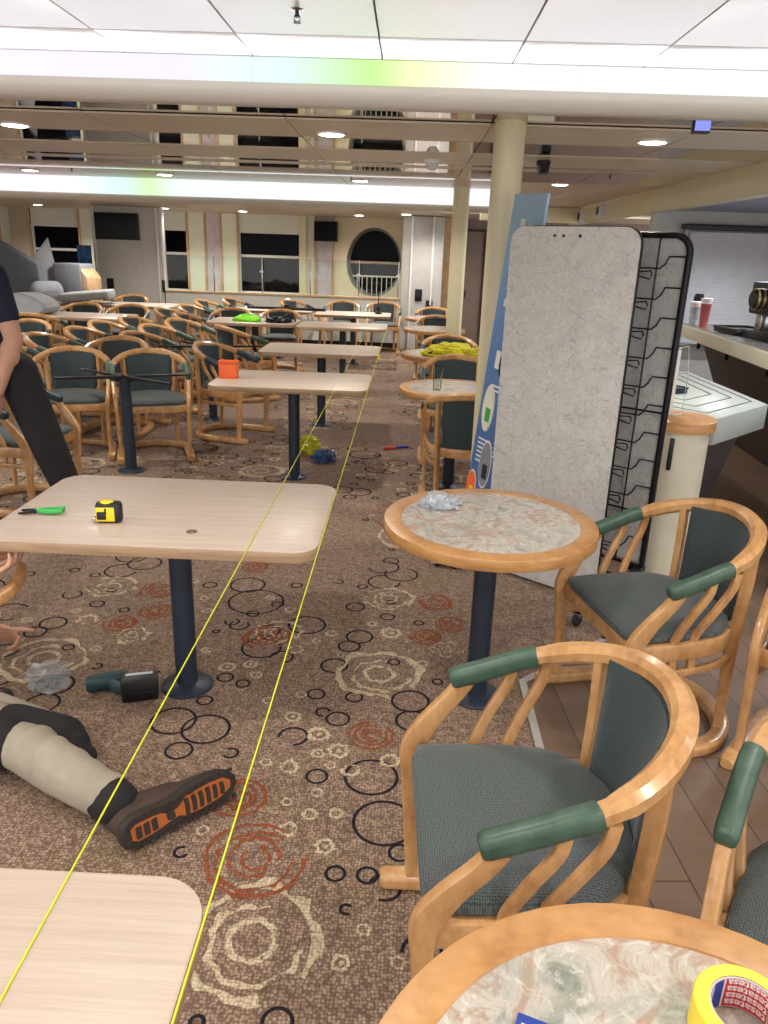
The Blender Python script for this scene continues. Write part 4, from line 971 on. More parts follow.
t = thing('knock_tray', 'dark tray with red edge next to the espresso machine', 'tray', (2.74, 6.48, 1.096), .1); bm = bmesh.new(); box(bm, (0, 0, .02), (.3, .36, .03), bev=.005); obj('pan', bm, 'blackplastic', t); bm = bmesh.new(); sweep(bm, [(x, y, .045) for x, y in rrect(.31, .37, .03, 4)], rsec(.02, .02), closed=True); obj('rim', bm, 'brownfront', t)
for k, (x, y, nm, lb, m, h, r) in enumerate([(2.62, 7.02, 'cup_stack', 'stack of red patterned paper cups at the end of the bar', 'redpaper', .2, .045), (2.60, 7.2, 'cup_stack', 'stack of pale blue cups beside the red cup stack', 'filmwhite', .16, .05)]):
    t = thing(nm, lb, 'cups', (x, y, 1.096))
    bm = bmesh.new(); lathe(bm, [(r * .75, 0), (r, h)], n=20); obj('cup', bm, m, t)
    for q in range(4): bm = bmesh.new(); lathe(bm, [(r * 1.0, h + q * .012), (r * 1.08, h + q * .012 + .006), (r * 1.0, h + q * .012 + .012)], n=20); obj('cup_rim', bm, 'tapewhite', t)
t = thing('bottle', 'black capped bottle standing behind the cup stacks', 'bottle', (2.66, 7.33, 1.096)); bm = bmesh.new(); lathe(bm, [(.05, 0), (.052, .14), (.045, .17)], n=20); obj('body', bm, 'filmwhite', t); bm = bmesh.new(); lathe(bm, [(.045, .17), (.045, .24), (.034, .27)], n=20); obj('cap', bm, 'black', t)

# ================================================================== SMALL THINGS ON TABLES AND FLOOR
ZT = .7405
# tape roll with printed inner core
t = thing('tape_roll', 'yellow adhesive tape roll with red and blue printed core on the nearest round table', 'tape', (.452, .700, ZT))
bm = bmesh.new(); ro, ri, hh = .062, .044, .052
lathe(bm, [(ri, 0), (ro - .002, 0), (ro, .002), (ro, hh - .002), (ro - .002, hh), (ri, hh)], n=64, cap=False); obj('tape', bm, 'tapeyellow', t)
bm = bmesh.new(); lathe(bm, [(ri, .001), (ri, hh - .001), (ri - .0025, hh - .001), (ri - .0025, .001), (ri, .001)], n=64, cap=False); core = obj('core', bm, 'core', t)
def inside(nm, a0, a1, z0, z1, mat, off, par):
    bm = bmesh.new(); n = 24; r = ri - .0028 - off
    A = [bm.verts.new((r * math.cos(a0 + (a1 - a0) * k / n), r * math.sin(a0 + (a1 - a0) * k / n), z0)) for k in range(n + 1)]; B = [bm.verts.new((v.co.x, v.co.y, z1)) for v in A]
    for k in range(n): bm.faces.new((A[k], A[k + 1], B[k + 1], B[k]))
    return obj(nm, bm, mat, par, ang=80)
inside('blue_print', 1.86, 2.27, .003, hh - .003, 'tapeblue', 0, core); inside('red_print', .42, 1.78, .003, hh - .003, 'tapered', 0, core); inside('white_print', 1.79, 1.85, .003, hh - .003, 'tapewhite', 0, core)
inside('white_print', 2.28, 2.36, .003, hh - .003, 'tapewhite', 0, core); inside('blue_print', -1.6, -1.2, .003, hh - .003, 'tapeblue', 0, core); inside('red_print', -1.1, .2, .003, hh - .003, 'tapered', 0, core)
def text_mesh(body, size):
    cu = bpy.data.curves.new('text', 'FONT'); cu.body = body; cu.size = size; cu.align_x = 'CENTER'; cu.resolution_u = 3; cu.offset = size * .02
    o = bpy.data.objects.new('text', cu); COL.objects.link(o); dg = bpy.context.evaluated_depsgraph_get(); dg.update()
    me = bpy.data.meshes.new_from_object(o.evaluated_get(dg)); bpy.data.objects.remove(o); return me
tm = text_mesh('tesa', .0160)
for col_, ac in enumerate((1.40, .76)):
    for row in range(4):
        bm = bmesh.new(); bm.from_mesh(tm); r = ri - .0033
        for v in bm.verts:
            a = ac + v.co.x / r; z = .0155 + (3 - row) * .0112 - v.co.y
            v.co = V((r * math.cos(a), r * math.sin(a), z))
        obj('lettering', bm, 'tapewhite', core, smooth=False)
t = thing('packet', 'small blue packet lying on the nearest round marble table', 'packet', (.192, .690, ZT), -.35); bm = bmesh.new(); box(bm, (0, 0, .005), (.045, .03, .01), bev=.002); obj('wrapper', bm, 'tapeblue', t); bm = bmesh.new(); box(bm, (0, -.005, .0105), (.03, .012, .001)); obj('label', bm, 'tapewhite', t)
# tape measure
t = thing('tape_measure', 'yellow and black tape measure on the pale table', 'tape measure', (-1.0, 2.44, ZT), .12)
bm = bmesh.new(); prism(bm, rrect(.088, .05, .02, 6), 0, .072, .012); obj('case', bm, 'blackplastic', t)
bm = bmesh.new(); box(bm, (-.008, -.0255, .034), (.062, .004, .05), bev=.003); obj('yellow_face', bm, 'yellow', t)
bm = bmesh.new(); box(bm, (-.02, -.028, .03), (.03, .003, .028), bev=.003); box(bm, (-.006, -.028, .046), (.006, .003, .02), bev=.001); obj('black_clip', bm, 'blackplastic', t)
bm = bmesh.new(); ellipsoid(bm, (-.006, 0, .068), (.026, .02, .01)); obj('yellow_crown', bm, 'yellow', t)
bm = bmesh.new(); box(bm, (-.05, .0, .012), (.016, .026, .008), bev=.002); obj('tape_hook', bm, 'steel', t)
# green pliers
t = thing('pliers', 'green handled pliers lying on the pale table', 'pliers', (-1.262, 2.49, ZT), .12); t.scale = (.72, .8, .9)
for s, z in ((1, .012), (-1, .014)):
    bm = bmesh.new(); pts = smoothpts([(-.022, s * .004, z), (.02, s * .016, z), (.06, s * .020, z), (.105, s * .016, z + .004)], 5)
    sweep(bm, pts, rsec(.016, .018, .4, 3), scales=[.7 + .4 * min(1, i / 6) for i in range(len(pts))]); obj('handle', bm, 'toolgreen', t)
    bm = bmesh.new(); pts = smoothpts([(-.02, s * .006, .012), (-.045, s * .010, .011), (-.075, s * .020 - .006, .010), (-.098, s * .022 - .008, .010)], 4)
    sweep(bm, pts, rsec(.018, .014, .2), scales=[1.0 - .5 * i / (len(pts) - 1) for i in range(len(pts))]); obj('jaw', bm, 'black', t)
bm = bmesh.new(); lathe(bm, [(.010, 0), (.010, .022)], c=(-.02, 0, 0), n=14); obj('pivot', bm, 'steel', t)
t = thing('washer', 'small metal washer on the pale table', 'washer', (-.697, 2.37, ZT)); bm = bmesh.new(); lathe(bm, [(.007, 0), (.018, 0), (.018, .003), (.007, .003), (.007, 0)], n=24, cap=False); obj('ring', bm, 'steel', t)
# orange box
t = thing('orange_box', 'orange open plastic box at the end of the pale table', 'box', (-1.283, 5.50, ZT), .05)
bm = bmesh.new(); 
for c_, s_ in (((0, 0, .004), (.128, .1, .006)), ((-.061, 0, .06), (.006, .1, .12)), ((.061, 0, .06), (.006, .1, .12)), ((0, -.047, .06), (.128, .006, .12)), ((0, .047, .06), (.128, .006, .12))): box(bm, c_, s_, bev=.002)
obj('shell', bm, 'orangebox', t); bm = bmesh.new(); sweep(bm, [(x, y, .119) for x, y in rrect(.132, .104, .008, 3)], rsec(.008, .006), closed=True); obj('rim', bm, 'orangebox', t)
# drinking glass
t = thing('drinking_glass', 'clear tall drinking glass standing on the round table', 'glass', (.222, 5.33, ZT))
bm = bmesh.new(); lathe(bm, [(.001, 0), (.029, 0), (.036, .15), (.034, .15), (.027, .012), (.001, .012)], n=28, cap=False); obj('tumbler', bm, 'glass', t)
# yellow jacket
t = thing('jacket', 'yellow hi-vis jacket thrown over the round table', 'jacket', (.40, 7.22, ZT))
a = crumple('body', (.0, 0, 0), (.25, .17, .085), 'jacket', 3.1, t, 5, .30, 1.5)
b = crumple('sleeve', (.25, -.10, .01), (.14, .08, .06), 'jacket', 8.3, t, 4, .28, 1.6)
bm = bmesh.new(); tube(bm, smoothpts([(.33, -.20, .06), (.385, -.30, .02), (.40, -.33, -.10)], 5), .04, 10); obj('cuff', bm, 'jacket', t)
bm = bmesh.new(); tube(bm, smoothpts([(-.20, -.09, .02), (-.17, -.11, .03), (-.15, -.1, .05)], 4), .016, 8); obj('collar_tab', bm, 'black', t)
# lime bag and black tool pouch
t = thing('bag', 'lime green fabric bag on the pale table in the middle distance', 'bag', (-2.04, 9.86, ZT)); crumple('body', (0, 0, 0), (.19, .15, .06), 'lime', 5.5, t, 4, .2, 1.3); bm = bmesh.new(); tube(bm, smoothpts([(-.1, -.02, .05), (-.04, -.03, .085), (.05, -.02, .085), (.1, -.02, .05)], 5), .008, 8); obj('handle', bm, 'lime', t)
t = thing('tool_pouch', 'black tool pouch lying next to the lime bag', 'tool pouch', (-1.64, 9.82, ZT)); crumple('body', (0, 0, 0), (.17, .12, .055), 'blackplastic', 9.1, t, 4, .35, 2.6); bm = bmesh.new(); tube(bm, smoothpts([(.05, 0, .05), (.13, .02, .10), (.2, .0, .06), (.22, -.02, .02)], 5), .014, 8); obj('strap', bm, 'black', t)
t = thing('black_bar', 'long black metal bar lying on the table behind the lime bag', 'bar', (-2.0, 11.85, ZT), -.06); bm = bmesh.new(); sweep(bm, [(-.45, 0, .02), (.75, 0, .02)], rsec(.04, .04, .2)); obj('bar', bm, 'black', t); bm = bmesh.new(); box(bm, (.16, .0, .055), (.09, .06, .04), bev=.006); obj('clamp', bm, 'black', t)
t = thing('laser_level', 'thin black measuring pole standing on the farthest aisle table', 'measuring pole', (-.45, 11.72, ZT)); bm = bmesh.new(); lathe(bm, [(.05, 0), (.05, .02), (.02, .03)], n=16); obj('foot', bm, 'black', t); bm = bmesh.new(); lathe(bm, [(.007, .03), (.007, .33)], n=10); obj('pole', bm, 'black', t); bm = bmesh.new(); box(bm, (.0, -.01, .075), (.06, .05, .07), bev=.006); obj('head', bm, 'black', t)
# strings stretched over the tables
for x, z, y1, lb, in ((-.482, .7425, 9.6, 'yellow mason line stretched over the tabletops, inner one'), (-.256, .745, 9.42, 'yellow mason line stretched along the table edges, aisle side')):
    t = thing('string_line', lb, 'string', (x, 0, z), 0, 'yellow mason lines')
    bm = bmesh.new(); tube(bm, [(0, .2 + (y1 - .2) * k / 12, 0) for k in range(13)], .0017, 6); obj('line', bm, 'string', t)
    bm = bmesh.new(); tube(bm, [(.004 * math.cos(k * .8), y1 + .004 * math.sin(k * .8), .0007 * k - .0015) for k in range(14)], .0017, 6); obj('knot', bm, 'string', t)
t = thing('hanging_bobbin', 'small yellow bobbin on the mason line at the table corner', 'bobbin', (-.250, 6.93, .722)); bm = bmesh.new(); lathe(bm, [(.022, 0), (.022, .006), (.015, .008), (.015, .022), (.022, .024), (.022, .03)], n=16); obj('spool', bm, 'tapeyellow', t); bm = bmesh.new(); tube(bm, [(0, 0, .02), (-.004, 0, .028)], .003, 6); obj('peg', bm, 'white', t)
# plastic bags with fittings
def pbag(name, lb, loc, size, mat, seed, bits=6, bm_='navy'):
    t = thing(name, lb, 'plastic bag', loc)
    crumple('film', (0, 0, 0), size, mat, seed, t, 4, .34, 2.0)
    for k in range(bits):
        a = random.random() * 6; r = random.uniform(0, .5)
        bm = bmesh.new(); p = V((size[0] * r * math.cos(a), size[1] * r * math.sin(a), size[2] * .25 + random.uniform(0, .008))); d = V((math.cos(a * 3), math.sin(a * 3), .2)) * .014
        tube(bm, [p - d, p + d], .0035, 6); lathe(bm, [(.007, -.002), (.007, .003)], c=p + d, n=8); obj('screw', bm, bm_, t)
    return t
pbag('plastic_bag', 'clear plastic bag of screws on the round marble table', (.155, 2.76, ZT), (.075, .062, .036), 'filmwhite', 2.2, 7, 'steel')
pbag('plastic_bag', 'clear plastic bag of blue fittings on the carpet near the pointing hand', (-1.345, 2.555, .001), (.08, .07, .075), 'film', 6.4, 9, 'drill')
t = pbag('plastic_bag', 'blue and white crumpled plastic bag under the orange box table', (-.64, 6.02, .001), (.10, .09, .075), 'filmblue', 4.4, 3, 'steel')
pbag('plastic_bag', 'yellow crumpled plastic bag under the orange box table', (-.79, 6.25, .001), (.085, .08, .12), 'filmyellow', 7.7, 3, 'steel')
t = thing('cutter', 'red and blue hand cutter lying on the far carpet', 'cutter', (-.06, 6.5, 0), .25); bm = bmesh.new(); sweep(bm, [(-.11, 0, .012), (-.01, 0, .014)], rsec(.03, .022, .4)); obj('red_handle', bm, 'tapered', t); bm = bmesh.new(); sweep(bm, [(-.01, 0, .014), (.06, .03, .012), (.12, .035, .010)], rsec(.022, .02, .4)); obj('blue_blade_guard', bm, 'tapeblue', t)
# cordless drill lying on its side
t = thing('cordless_drill', 'teal and black cordless drill lying by the table foot', 'drill', (-1.05, 2.545, 0), .30)
bm = bmesh.new(); pts = [(-.135, .01, .036), (-.12, .011, .036), (-.06, .02, .037), (.0, .028, .038), (.02, .03, .038)]
sweep(bm, pts, rsec(.058, .064, .42, 3), scales=[.8, 1, 1, .95, .8]); hs = obj('motor_housing', bm, 'drill', t)
bm = bmesh.new(); tube(bm, [(.02, .03, .038), (.035, .032, .038), (.036, .032, .038), (.06, .035, .038)], .02, 14, scales=[1.15, 1.1, .8, .5]); obj('chuck', bm, 'steel', t)
bm = bmesh.new(); tube(bm, [(.06, .035, .038), (.14, .045, .04)], .0035, 8); obj('drill_bit', bm, 'black', t)
bm = bmesh.new(); pts = [(-.045, .01, .034), (-.02, -.03, .034), (.02, -.055, .034)]; sweep(bm, pts, rsec(.04, .046, .4, 3)); obj('grip', bm, 'drill', t)
bm = bmesh.new(); box(bm, (.065, -.062, .046), (.135, .075, .090), -.0, .008); bt = obj('battery', bm, 'blackplastic', t)
bm = bmesh.new(); box(bm, (.065, -.045, .092), (.10, .014, .002)); obj('pale_marking', bm, 'smoke', bt)
bm = bmesh.new(); box(bm, (.065, -.100, .03), (.11, .012, .04), bev=.004); obj('latch', bm, 'black', bt)
# cable on the floor by the rack
t = thing('cable', 'black cable lying in loops on the carpet under the display stand', 'cable', (0, 0, 0)); bm = bmesh.new(); tube(bm, smoothpts([(.98, 3.16, .006), (1.02, 3.26, .006), (1.10, 3.18, .006), (1.04, 3.12, .006), (1.12, 3.26, .010), (1.2, 3.24, .006), (1.28, 3.4, .006)], 8), .005, 8); obj('cord', bm, 'black', t)
bm = bmesh.new(); box(bm, (.975, 3.145, .012), (.05, .03, .022), .6 * 0, .005); obj('plug', bm, 'black', t)

# ---- heap of sofa pieces on the far tables
def slab(name, parent, w, d, h, mat, loc=(0, 0, 0), rx=0, ry=0, rz=0, bev=.03, taper=0, seg=3):
    bm = bmesh.new(); bmesh.ops.create_cube(bm, size=1)
    bmesh.ops.scale(bm, vec=(w, d, h), verts=bm.verts[:])
    for v in bm.verts:
        if taper and v.co.z > 0 and v.co.x > 0: v.co.z -= taper
    bmesh.ops.bevel(bm, geom=bm.edges[:], offset=bev, segments=seg, affect='EDGES', profile=.5)
    bmesh.ops.translate(bm, verts=bm.verts[:], vec=(0, 0, h / 2))
    m = Matrix.Translation(loc) @ Matrix.Rotation(rz, 4, 'Z') @ Matrix.Rotation(ry, 4, 'Y') @ Matrix.Rotation(rx, 4, 'X')
    bmesh.ops.transform(bm, matrix=m, verts=bm.verts[:]); return obj(name, bm, mat, parent, ang=60)
g = 'loose sofa pieces on the tables'
t = thing('sofa_segment', 'slate grey sofa back panel standing with a sloping top edge behind the man', 'sofa part', (-5.86, 11.84, ZT + .004), -.05, g); slab('cushion', t, .66, .12, .92, 'sofadark', (0, 0, 0), .12, 0, 0, .03, .36); slab('plinth', t, .6, .10, .03, 'blackplastic', (0, .0, 0), 0, 0, 0, .006)
t = thing('sofa_wedge', 'light grey pointed sofa end panel standing behind the slate back panel', 'sofa part', (-5.66, 12.16, ZT), .4, g)
bm = bmesh.new(); A = [bm.verts.new((x, -.06, z)) for x, z in ((-.28, 0), (.14, 0), (.16, .55), (.10, .93), (-.28, .45))]; B = [bm.verts.new((v.co.x, .06, v.co.z)) for v in A]
bm.faces.new(A); bm.faces.new(B[::-1])
for i in range(5): bm.faces.new((A[i], A[(i + 1) % 5], B[(i + 1) % 5], B[i]))
fix(bm); bmesh.ops.bevel(bm, geom=bm.edges[:], offset=.015, segments=2, affect='EDGES'); obj('cushion', bm, 'sofalight', t)
bm = bmesh.new(); box(bm, (-.07, 0, .004), (.38, .1, .008)); obj('plinth', bm, 'blackplastic', t)
t = thing('sofa_box', 'grey upholstered sofa base turned on its side, pale wood end showing', 'sofa part', (-5.20, 12.18, ZT), -.25, g); slab('upholstery', t, .50, .36, .56, 'bluegrey', (0, 0, 0), 0, 0, 0, .025, .0); slab('wood_end', t, .12, .34, .50, 'oak', (.30, 0, 0), 0, 0, 0, .02, .14)
t = thing('sofa_cushion', 'flat grey seat cushion lying tilted on the back row table', 'sofa part', (-4.80, 11.66, ZT), .12, g); slab('cushion', t, .72, .46, .13, 'sofalight', (0, 0, .056), 0, -.10, 0, .035); bm = bmesh.new(); sweep(bm, [(x, y, .005) for x, y in rrect(.62, .4, .04, 4)], csec(.008, 6), closed=True); obj('piping', bm, 'bluegrey', t)
t = thing('sofa_bolster', 'rounded light grey cushion on the long pale row table', 'sofa part', (-4.76, 9.80, ZT + .006), -.08, g); bm = bmesh.new()
pr = [(.0, .0), (.40, .0), (.47, .05), (.47, .12), (.36, .20), (.18, .25), (.0, .245)]
A = [bm.verts.new((x - .2, -.2, z)) for x, z in pr]; B = [bm.verts.new((x - .2, .2, z)) for x, z in pr]; n = len(pr); bm.faces.new(A); bm.faces.new(B[::-1])
for i in range(n): bm.faces.new((A[i], A[(i + 1) % n], B[(i + 1) % n], B[i]))
fix(bm); bmesh.ops.bevel(bm, geom=bm.edges[:], offset=.022, segments=3, affect='EDGES'); obj('cushion', bm, 'sofalight', t, ang=60); bm = bmesh.new(); tube(bm, [(x - .2, -.203, z) for x, z in pr[1:]], .005, 6); obj('piping', bm, 'bluegrey', t)
t = thing('sofa_roll', 'round ended grey arm roll leaning between the slate panel and the box', 'sofa part', (-5.43, 11.66, ZT), .9, g); bm = bmesh.new(); capsule(bm, (-.12, 0, .13), .125, (.14, 0, .13), .125, 20); bmesh.ops.scale(bm, vec=(1, .8, 1.25), verts=bm.verts[:]); bmesh.ops.translate(bm, verts=bm.verts[:], vec=(0, 0, -min(v.co.z for v in bm.verts))); obj('cushion', bm, 'bluegrey', t, ang=70); bm = bmesh.new(); tube(bm, [(-.1, -.10, .16), (.12, -.10, .16)], .004, 6); obj('piping', bm, 'sofadark', t)

# low partition and glass cabinet beyond the cream columns
t = thing('low_partition', 'low grey partition with oak cap seen between the two cream columns', 'partition', (1.45, 9.6, 0)); bxo('panel', (0, 0, .41), (.5, .08, .80), 'dado', t); bxo('oak_cap', (0, 0, .83), (.52, .14, .035), 'oak', t, 0, .005)
t = thing('glass_cabinet', 'tall glass display cabinet seen between the two cream columns', 'cabinet', (1.62, 11.2, 0)); bxo('back', (0, .16, .8), (.42, .02, 1.6), 'palewall', t); bxo('pane', (0, -.16, .85), (.42, .008, 1.4), 'glass', t); bxo('plinth', (0, 0, .07), (.44, .36, .13), 'blackplastic', t)
for k in range(5): bxo('shelf', (0, 0, .32 + .28 * k), (.40, .3, .012), 'white', t)
for x in (-.215, .215): bxo('post', (x, -.15, .87), (.016, .016, 1.46), 'blackplastic', t)
# ================================================================== PEOPLE
def hand(bm, wrist, d, back, thumb_side, curl=(.5, .5, .5, .5), scale=1.0, thumb=.5):
    """palm and five separate bent fingers as overlapping rounded pieces; d = direction of the palm, back = out of the back of the hand"""
    d = V(d).normalized(); b = (V(back) - d * V(back).dot(d)).normalized(); s = d.cross(b) * thumb_side
    w = V(wrist); k = scale
    for o in (-.030, -.011, .009, .028):
        capsule(bm, w + s * o * .7 * k, .013 * k, w + d * .085 * k + s * o * k, .0115 * k, 10)
    lens = ((.043, .026, .021), (.047, .030, .022), (.044, .028, .021), (.034, .021, .018))
    for i, (o, L) in enumerate(zip((.029, .010, -.010, -.029), lens)):
        p = w + d * .088 * k + s * o * k; dr = (d + s * o * 2.2).normalized(); c = curl[i]; ang = 0
        for j, l in enumerate(L):
            ang += c * (.75, 1.25, .8)[j]
            q = p + (dr * math.cos(ang) - b * math.sin(ang)) * l * k
            capsule(bm, p, (.0098 - .0010 * j) * k, q, (.0090 - .0012 * j) * k, 10); p = q
    p = w + d * .025 * k + s * .030 * k; q = p + (d * .55 + s * .75 - b * .25 * thumb).normalized() * .042 * k; capsule(bm, p, .014 * k, q, .0115 * k, 10)
    r = q + (d * .9 + s * (.35 - .5 * thumb) - b * .45 * thumb).normalized() * .034 * k; capsule(bm, q, .0110 * k, r, .0095 * k, 10)
    e = r + (d * .95 - s * .4 * thumb - b * .5 * thumb).normalized() * .026 * k; capsule(bm, r, .0096 * k, e, .0075 * k, 10)
def head(bm, c, fwd, up):
    """skull, jaw, nose, brow, lips, ears, neck stub"""
    f = V(fwd).normalized(); u = (V(up) - f * V(up).dot(f)).normalized(); s = f.cross(u); c = V(c)
    rot = Matrix((s, f, u)).transposed()
    ellipsoid(bm, c + u * .03 - f * .01, (.076, .095, .098), rot); ellipsoid(bm, c + f * .022 - u * .055, (.056, .066, .062), rot); ellipsoid(bm, c + f * .050 - u * .098, (.030, .028, .022), rot)
    capsule(bm, c + f * .088 + u * .012, .009, c + f * .104 - u * .026, .013); ellipsoid(bm, c + f * .086 - u * .062, (.022, .010, .008), rot); ellipsoid(bm, c + f * .083 + u * .035, (.050, .012, .010), rot)
    for e in (-1, 1):
        ellipsoid(bm, c + s * e * .076 - f * .008 - u * .005, (.010, .022, .032), rot); ellipsoid(bm, c + s * e * .034 + f * .058 - u * .015, (.025, .025, .025), rot)
    return rot
def face_bits(t, c, fwd, up, hairmat='hair'):
    f = V(fwd).normalized(); u = (V(up) - f * V(up).dot(f)).normalized(); s = f.cross(u); c = V(c); rot = Matrix((s, f, u)).transposed()
    bm = bmesh.new(); ellipsoid(bm, c + u * .045 - f * .022, (.084, .098, .096), rot); ellipsoid(bm, c - u * .03 - f * .045, (.072, .062, .07), rot); blob('hair', bm, hairmat, t, .010, 2)
    for e in (-1, 1): bm = bmesh.new(); ellipsoid(bm, c + s * e * .031 + f * .080 + u * .016, (.008, .006, .006), rot); obj('eye', bm, 'blackplastic', t)

# ---- man standing at the left: right arm hanging, wide stance
t = thing('person', 'person standing between chairs and pale table in navy T-shirt and charcoal trousers, arm hanging down', 'person', (-2.16, 4.03, 0)); o0 = V((-2.215, 4.03, 0))
def w_(*p): return V(p) - o0
J = dict(pel=w_(-2.31, 4.06, .98), chest=w_(-2.42, 4.05, 1.33), neck=w_(-2.45, 4.05, 1.54), head=w_(-2.47, 4.07, 1.71), rs=w_(-2.200, 4.02, 1.475), re=w_(-2.108, 3.98, 1.15), rw=w_(-2.20, 3.93, .885),
         ls=w_(-2.66, 4.06, 1.475), le=w_(-2.80, 4.06, 1.16), lw=w_(-2.72, 4.22, .93), rh=w_(-2.165, 4.07, .97), rk=w_(-2.02, 4.07, .52), ra=w_(-1.90, 4.10, .10), lh=w_(-2.41, 4.06, .95), lk=w_(-2.47, 4.04, .52), la=w_(-2.50, 4.06, .10))
bm = bmesh.new(); head(bm, J['head'], (.25, 1, -.12), (0, 0, 1))
capsule(bm, J['neck'], .058, J['head'] - V((0, 0, .06)), .054)
ellipsoid(bm, J['chest'], (.185, .115, .24)); ellipsoid(bm, (J['pel'] + J['chest']) / 2, (.155, .105, .22)); ellipsoid(bm, J['pel'], (.165, .115, .14))
for a in 'rl':
    capsule(bm, J['chest'] + V((0, 0, .14)), .07, J[a + 's'], .062); capsule(bm, J[a + 's'], .062, J[a + 'e'], .047); capsule(bm, J[a + 'e'], .048, J[a + 'w'], .030)
    e = J[a + 'e'].lerp(J[a + 'w'], .25); ellipsoid(bm, e, (.049, .049, .075))
    capsule(bm, J[a + 'h'], .090, J[a + 'k'], .062); capsule(bm, J[a + 'k'], .060, J[a + 'a'], .042); ellipsoid(bm, J[a + 'k'].lerp(J[a + 'a'], .28) + V((0, -.015, 0)), (.058, .06, .12))
    capsule(bm, J[a + 'a'] - V((0, .03, .055)), .038, J[a + 'a'] + V((.02, .15, -.065)), .032)
hand(bm, J['rw'], (-.15, -.05, -1), (.9, -.3, 0), 1, (.35, .4, .45, .5)); hand(bm, J['lw'], (.1, .3, -1), (-.9, .2, 0), -1, (.35, .4, .45, .5))
blob('body', bm, 'skin', t, .0075, 3)
face_bits(t, J['head'], (.25, 1, -.12), (0, 0, 1))
bm = bmesh.new()
ellipsoid(bm, J['chest'], (.198, .128, .25)); ellipsoid(bm, (J['pel'] + J['chest']) / 2, (.172, .122, .24)); ellipsoid(bm, J['pel'] + V((0, 0, .06)), (.180, .132, .13))
for a in 'rl':
    capsule(bm, J['chest'] + V((0, 0, .14)), .082, J[a + 's'], .073); capsule(bm, J[a + 's'], .073, J[a + 's'].lerp(J[a + 'e'], .62), .066)
capsule(bm, J['chest'] + V((0, 0, .12)), .09, J['neck'] - V((0, 0, .05)), .066)
blob('shirt', bm, 'tshirt', t, .010, 3)
bm = bmesh.new(); ellipsoid(bm, J['pel'], (.178, .128, .14))
for a in 'rl':
    capsule(bm, J[a + 'h'], .112, J[a + 'k'], .094); capsule(bm, J[a + 'k'], .094, J[a + 'a'] + V((0, 0, .02)), .070)
blob('trousers', bm, 'darktrouser', t, .010, 3)
for a in 'rl':
    bm = bmesh.new(); q = J[a + 'a']; capsule(bm, q - V((0, .035, .048)), .050, q + V((.02, .16, -.060)), .040); capsule(bm, q + V((0, 0, .03)), .055, q - V((0, .02, .04)), .052); box(bm, q + V((.01, .055, -.092)), (.09, .29, .016))
    b = blob('boot', bm, 'boot', t, .009, 3)
    bm = bmesh.new(); prism(bm, [(q.x + .01 + x, q.y + .055 + y) for x, y in rrect(.098, .30, .045, 6)], -.001 + .002, .022, .004); obj('sole', bm, 'sole', b)

# ---- man sitting on the carpet, legs stretched towards the table foot
t = thing('person', 'person sitting on the carpet in beige work trousers and brown boots, one leg stretched out', 'person', (-1.7, 2.3, 0)); o0 = V((-1.7, 2.3, 0))
K = dict(pel=w_(-1.80, 2.24, .14), chest=w_(-1.98, 2.38, .50), neck=w_(-1.98, 2.42, .72), head=w_(-1.94, 2.43, .88), rs=w_(-1.90, 2.22, .64), re=w_(-1.66, 2.12, .52), rw=w_(-1.375, 2.215, .615),
         ls=w_(-1.98, 2.60, .64), le=w_(-1.93, 2.74, .36), lw=w_(-1.655, 2.70, .125), rh=w_(-1.72, 2.13, .13), rk=w_(-1.19, 2.04, .10), ra=w_(-.80, 1.830, .072), lh=w_(-1.72, 2.25, .10), lk=w_(-1.105, 2.135, .070), la=w_(-1.43, 2.31, .055))
bm = bmesh.new(); head(bm, K['head'], (1, .15, -.5), (.2, 0, 1)); capsule(bm, K['neck'], .058, K['head'] - V((.02, 0, .06)), .054)
tr_ = Matrix.Rotation(-.45, 3, 'Y')
ellipsoid(bm, K['chest'], (.115, .18, .23)); ellipsoid(bm, (K['pel'] + K['chest']) / 2, (.115, .155, .22)); ellipsoid(bm, K['pel'], (.13, .165, .13))
for a in 'rl':
    capsule(bm, K['chest'] + V((0, 0, .13)), .07, K[a + 's'], .062); capsule(bm, K[a + 's'], .060, K[a + 'e'], .046); capsule(bm, K[a + 'e'], .046, K[a + 'w'], .029)
    capsule(bm, K[a + 'h'], .075, K[a + 'k'], .055); capsule(bm, K[a + 'k'], .053, K[a + 'k'].lerp(K[a + 'a'], .85), .040)
hand(bm, K['rw'], (1, .28, .18), (.1, -.25, -1), 1, (.42, .45, .5, .55), 1.02, .6)
hand(bm, K['lw'], (1, .12, .05), (-.05, .88, .45), 1, (.10, .95, 1.05, 1.1), 1.12, .5)
blob('body', bm, 'skin', t, .006, 3)
face_bits(t, K['head'], (1, .15, -.5), (.2, 0, 1))
bm = bmesh.new(); ellipsoid(bm, K['chest'], (.128, .195, .24)); ellipsoid(bm, (K['pel'] + K['chest']) / 2, (.13, .17, .24))
for a in 'rl': capsule(bm, K['chest'] + V((0, 0, .13)), .082, K[a + 's'], .072); capsule(bm, K[a + 's'], .072, K[a + 's'].lerp(K[a + 'e'], .6), .064)
capsule(bm, K['chest'] + V((0, 0, .12)), .09, K['neck'] - V((0, 0, .05)), .066); blob('shirt', bm, 'tshirt', t, .010, 3)
bm = bmesh.new(); ellipsoid(bm, K['pel'] + V((0, 0, .005)), (.14, .175, .135))
for a in 'rl':
    capsule(bm, K[a + 'h'], .096 if a == 'r' else .085, K[a + 'k'], .076 if a == 'r' else .066)
capsule(bm, K['rk'], .078, K['rk'].lerp(K['ra'], .4), .080); capsule(bm, K['rk'].lerp(K['ra'], .4), .080, K['rk'].lerp(K['ra'], .86), .068)
capsule(bm, K['lk'], .068, K['la'], .058)
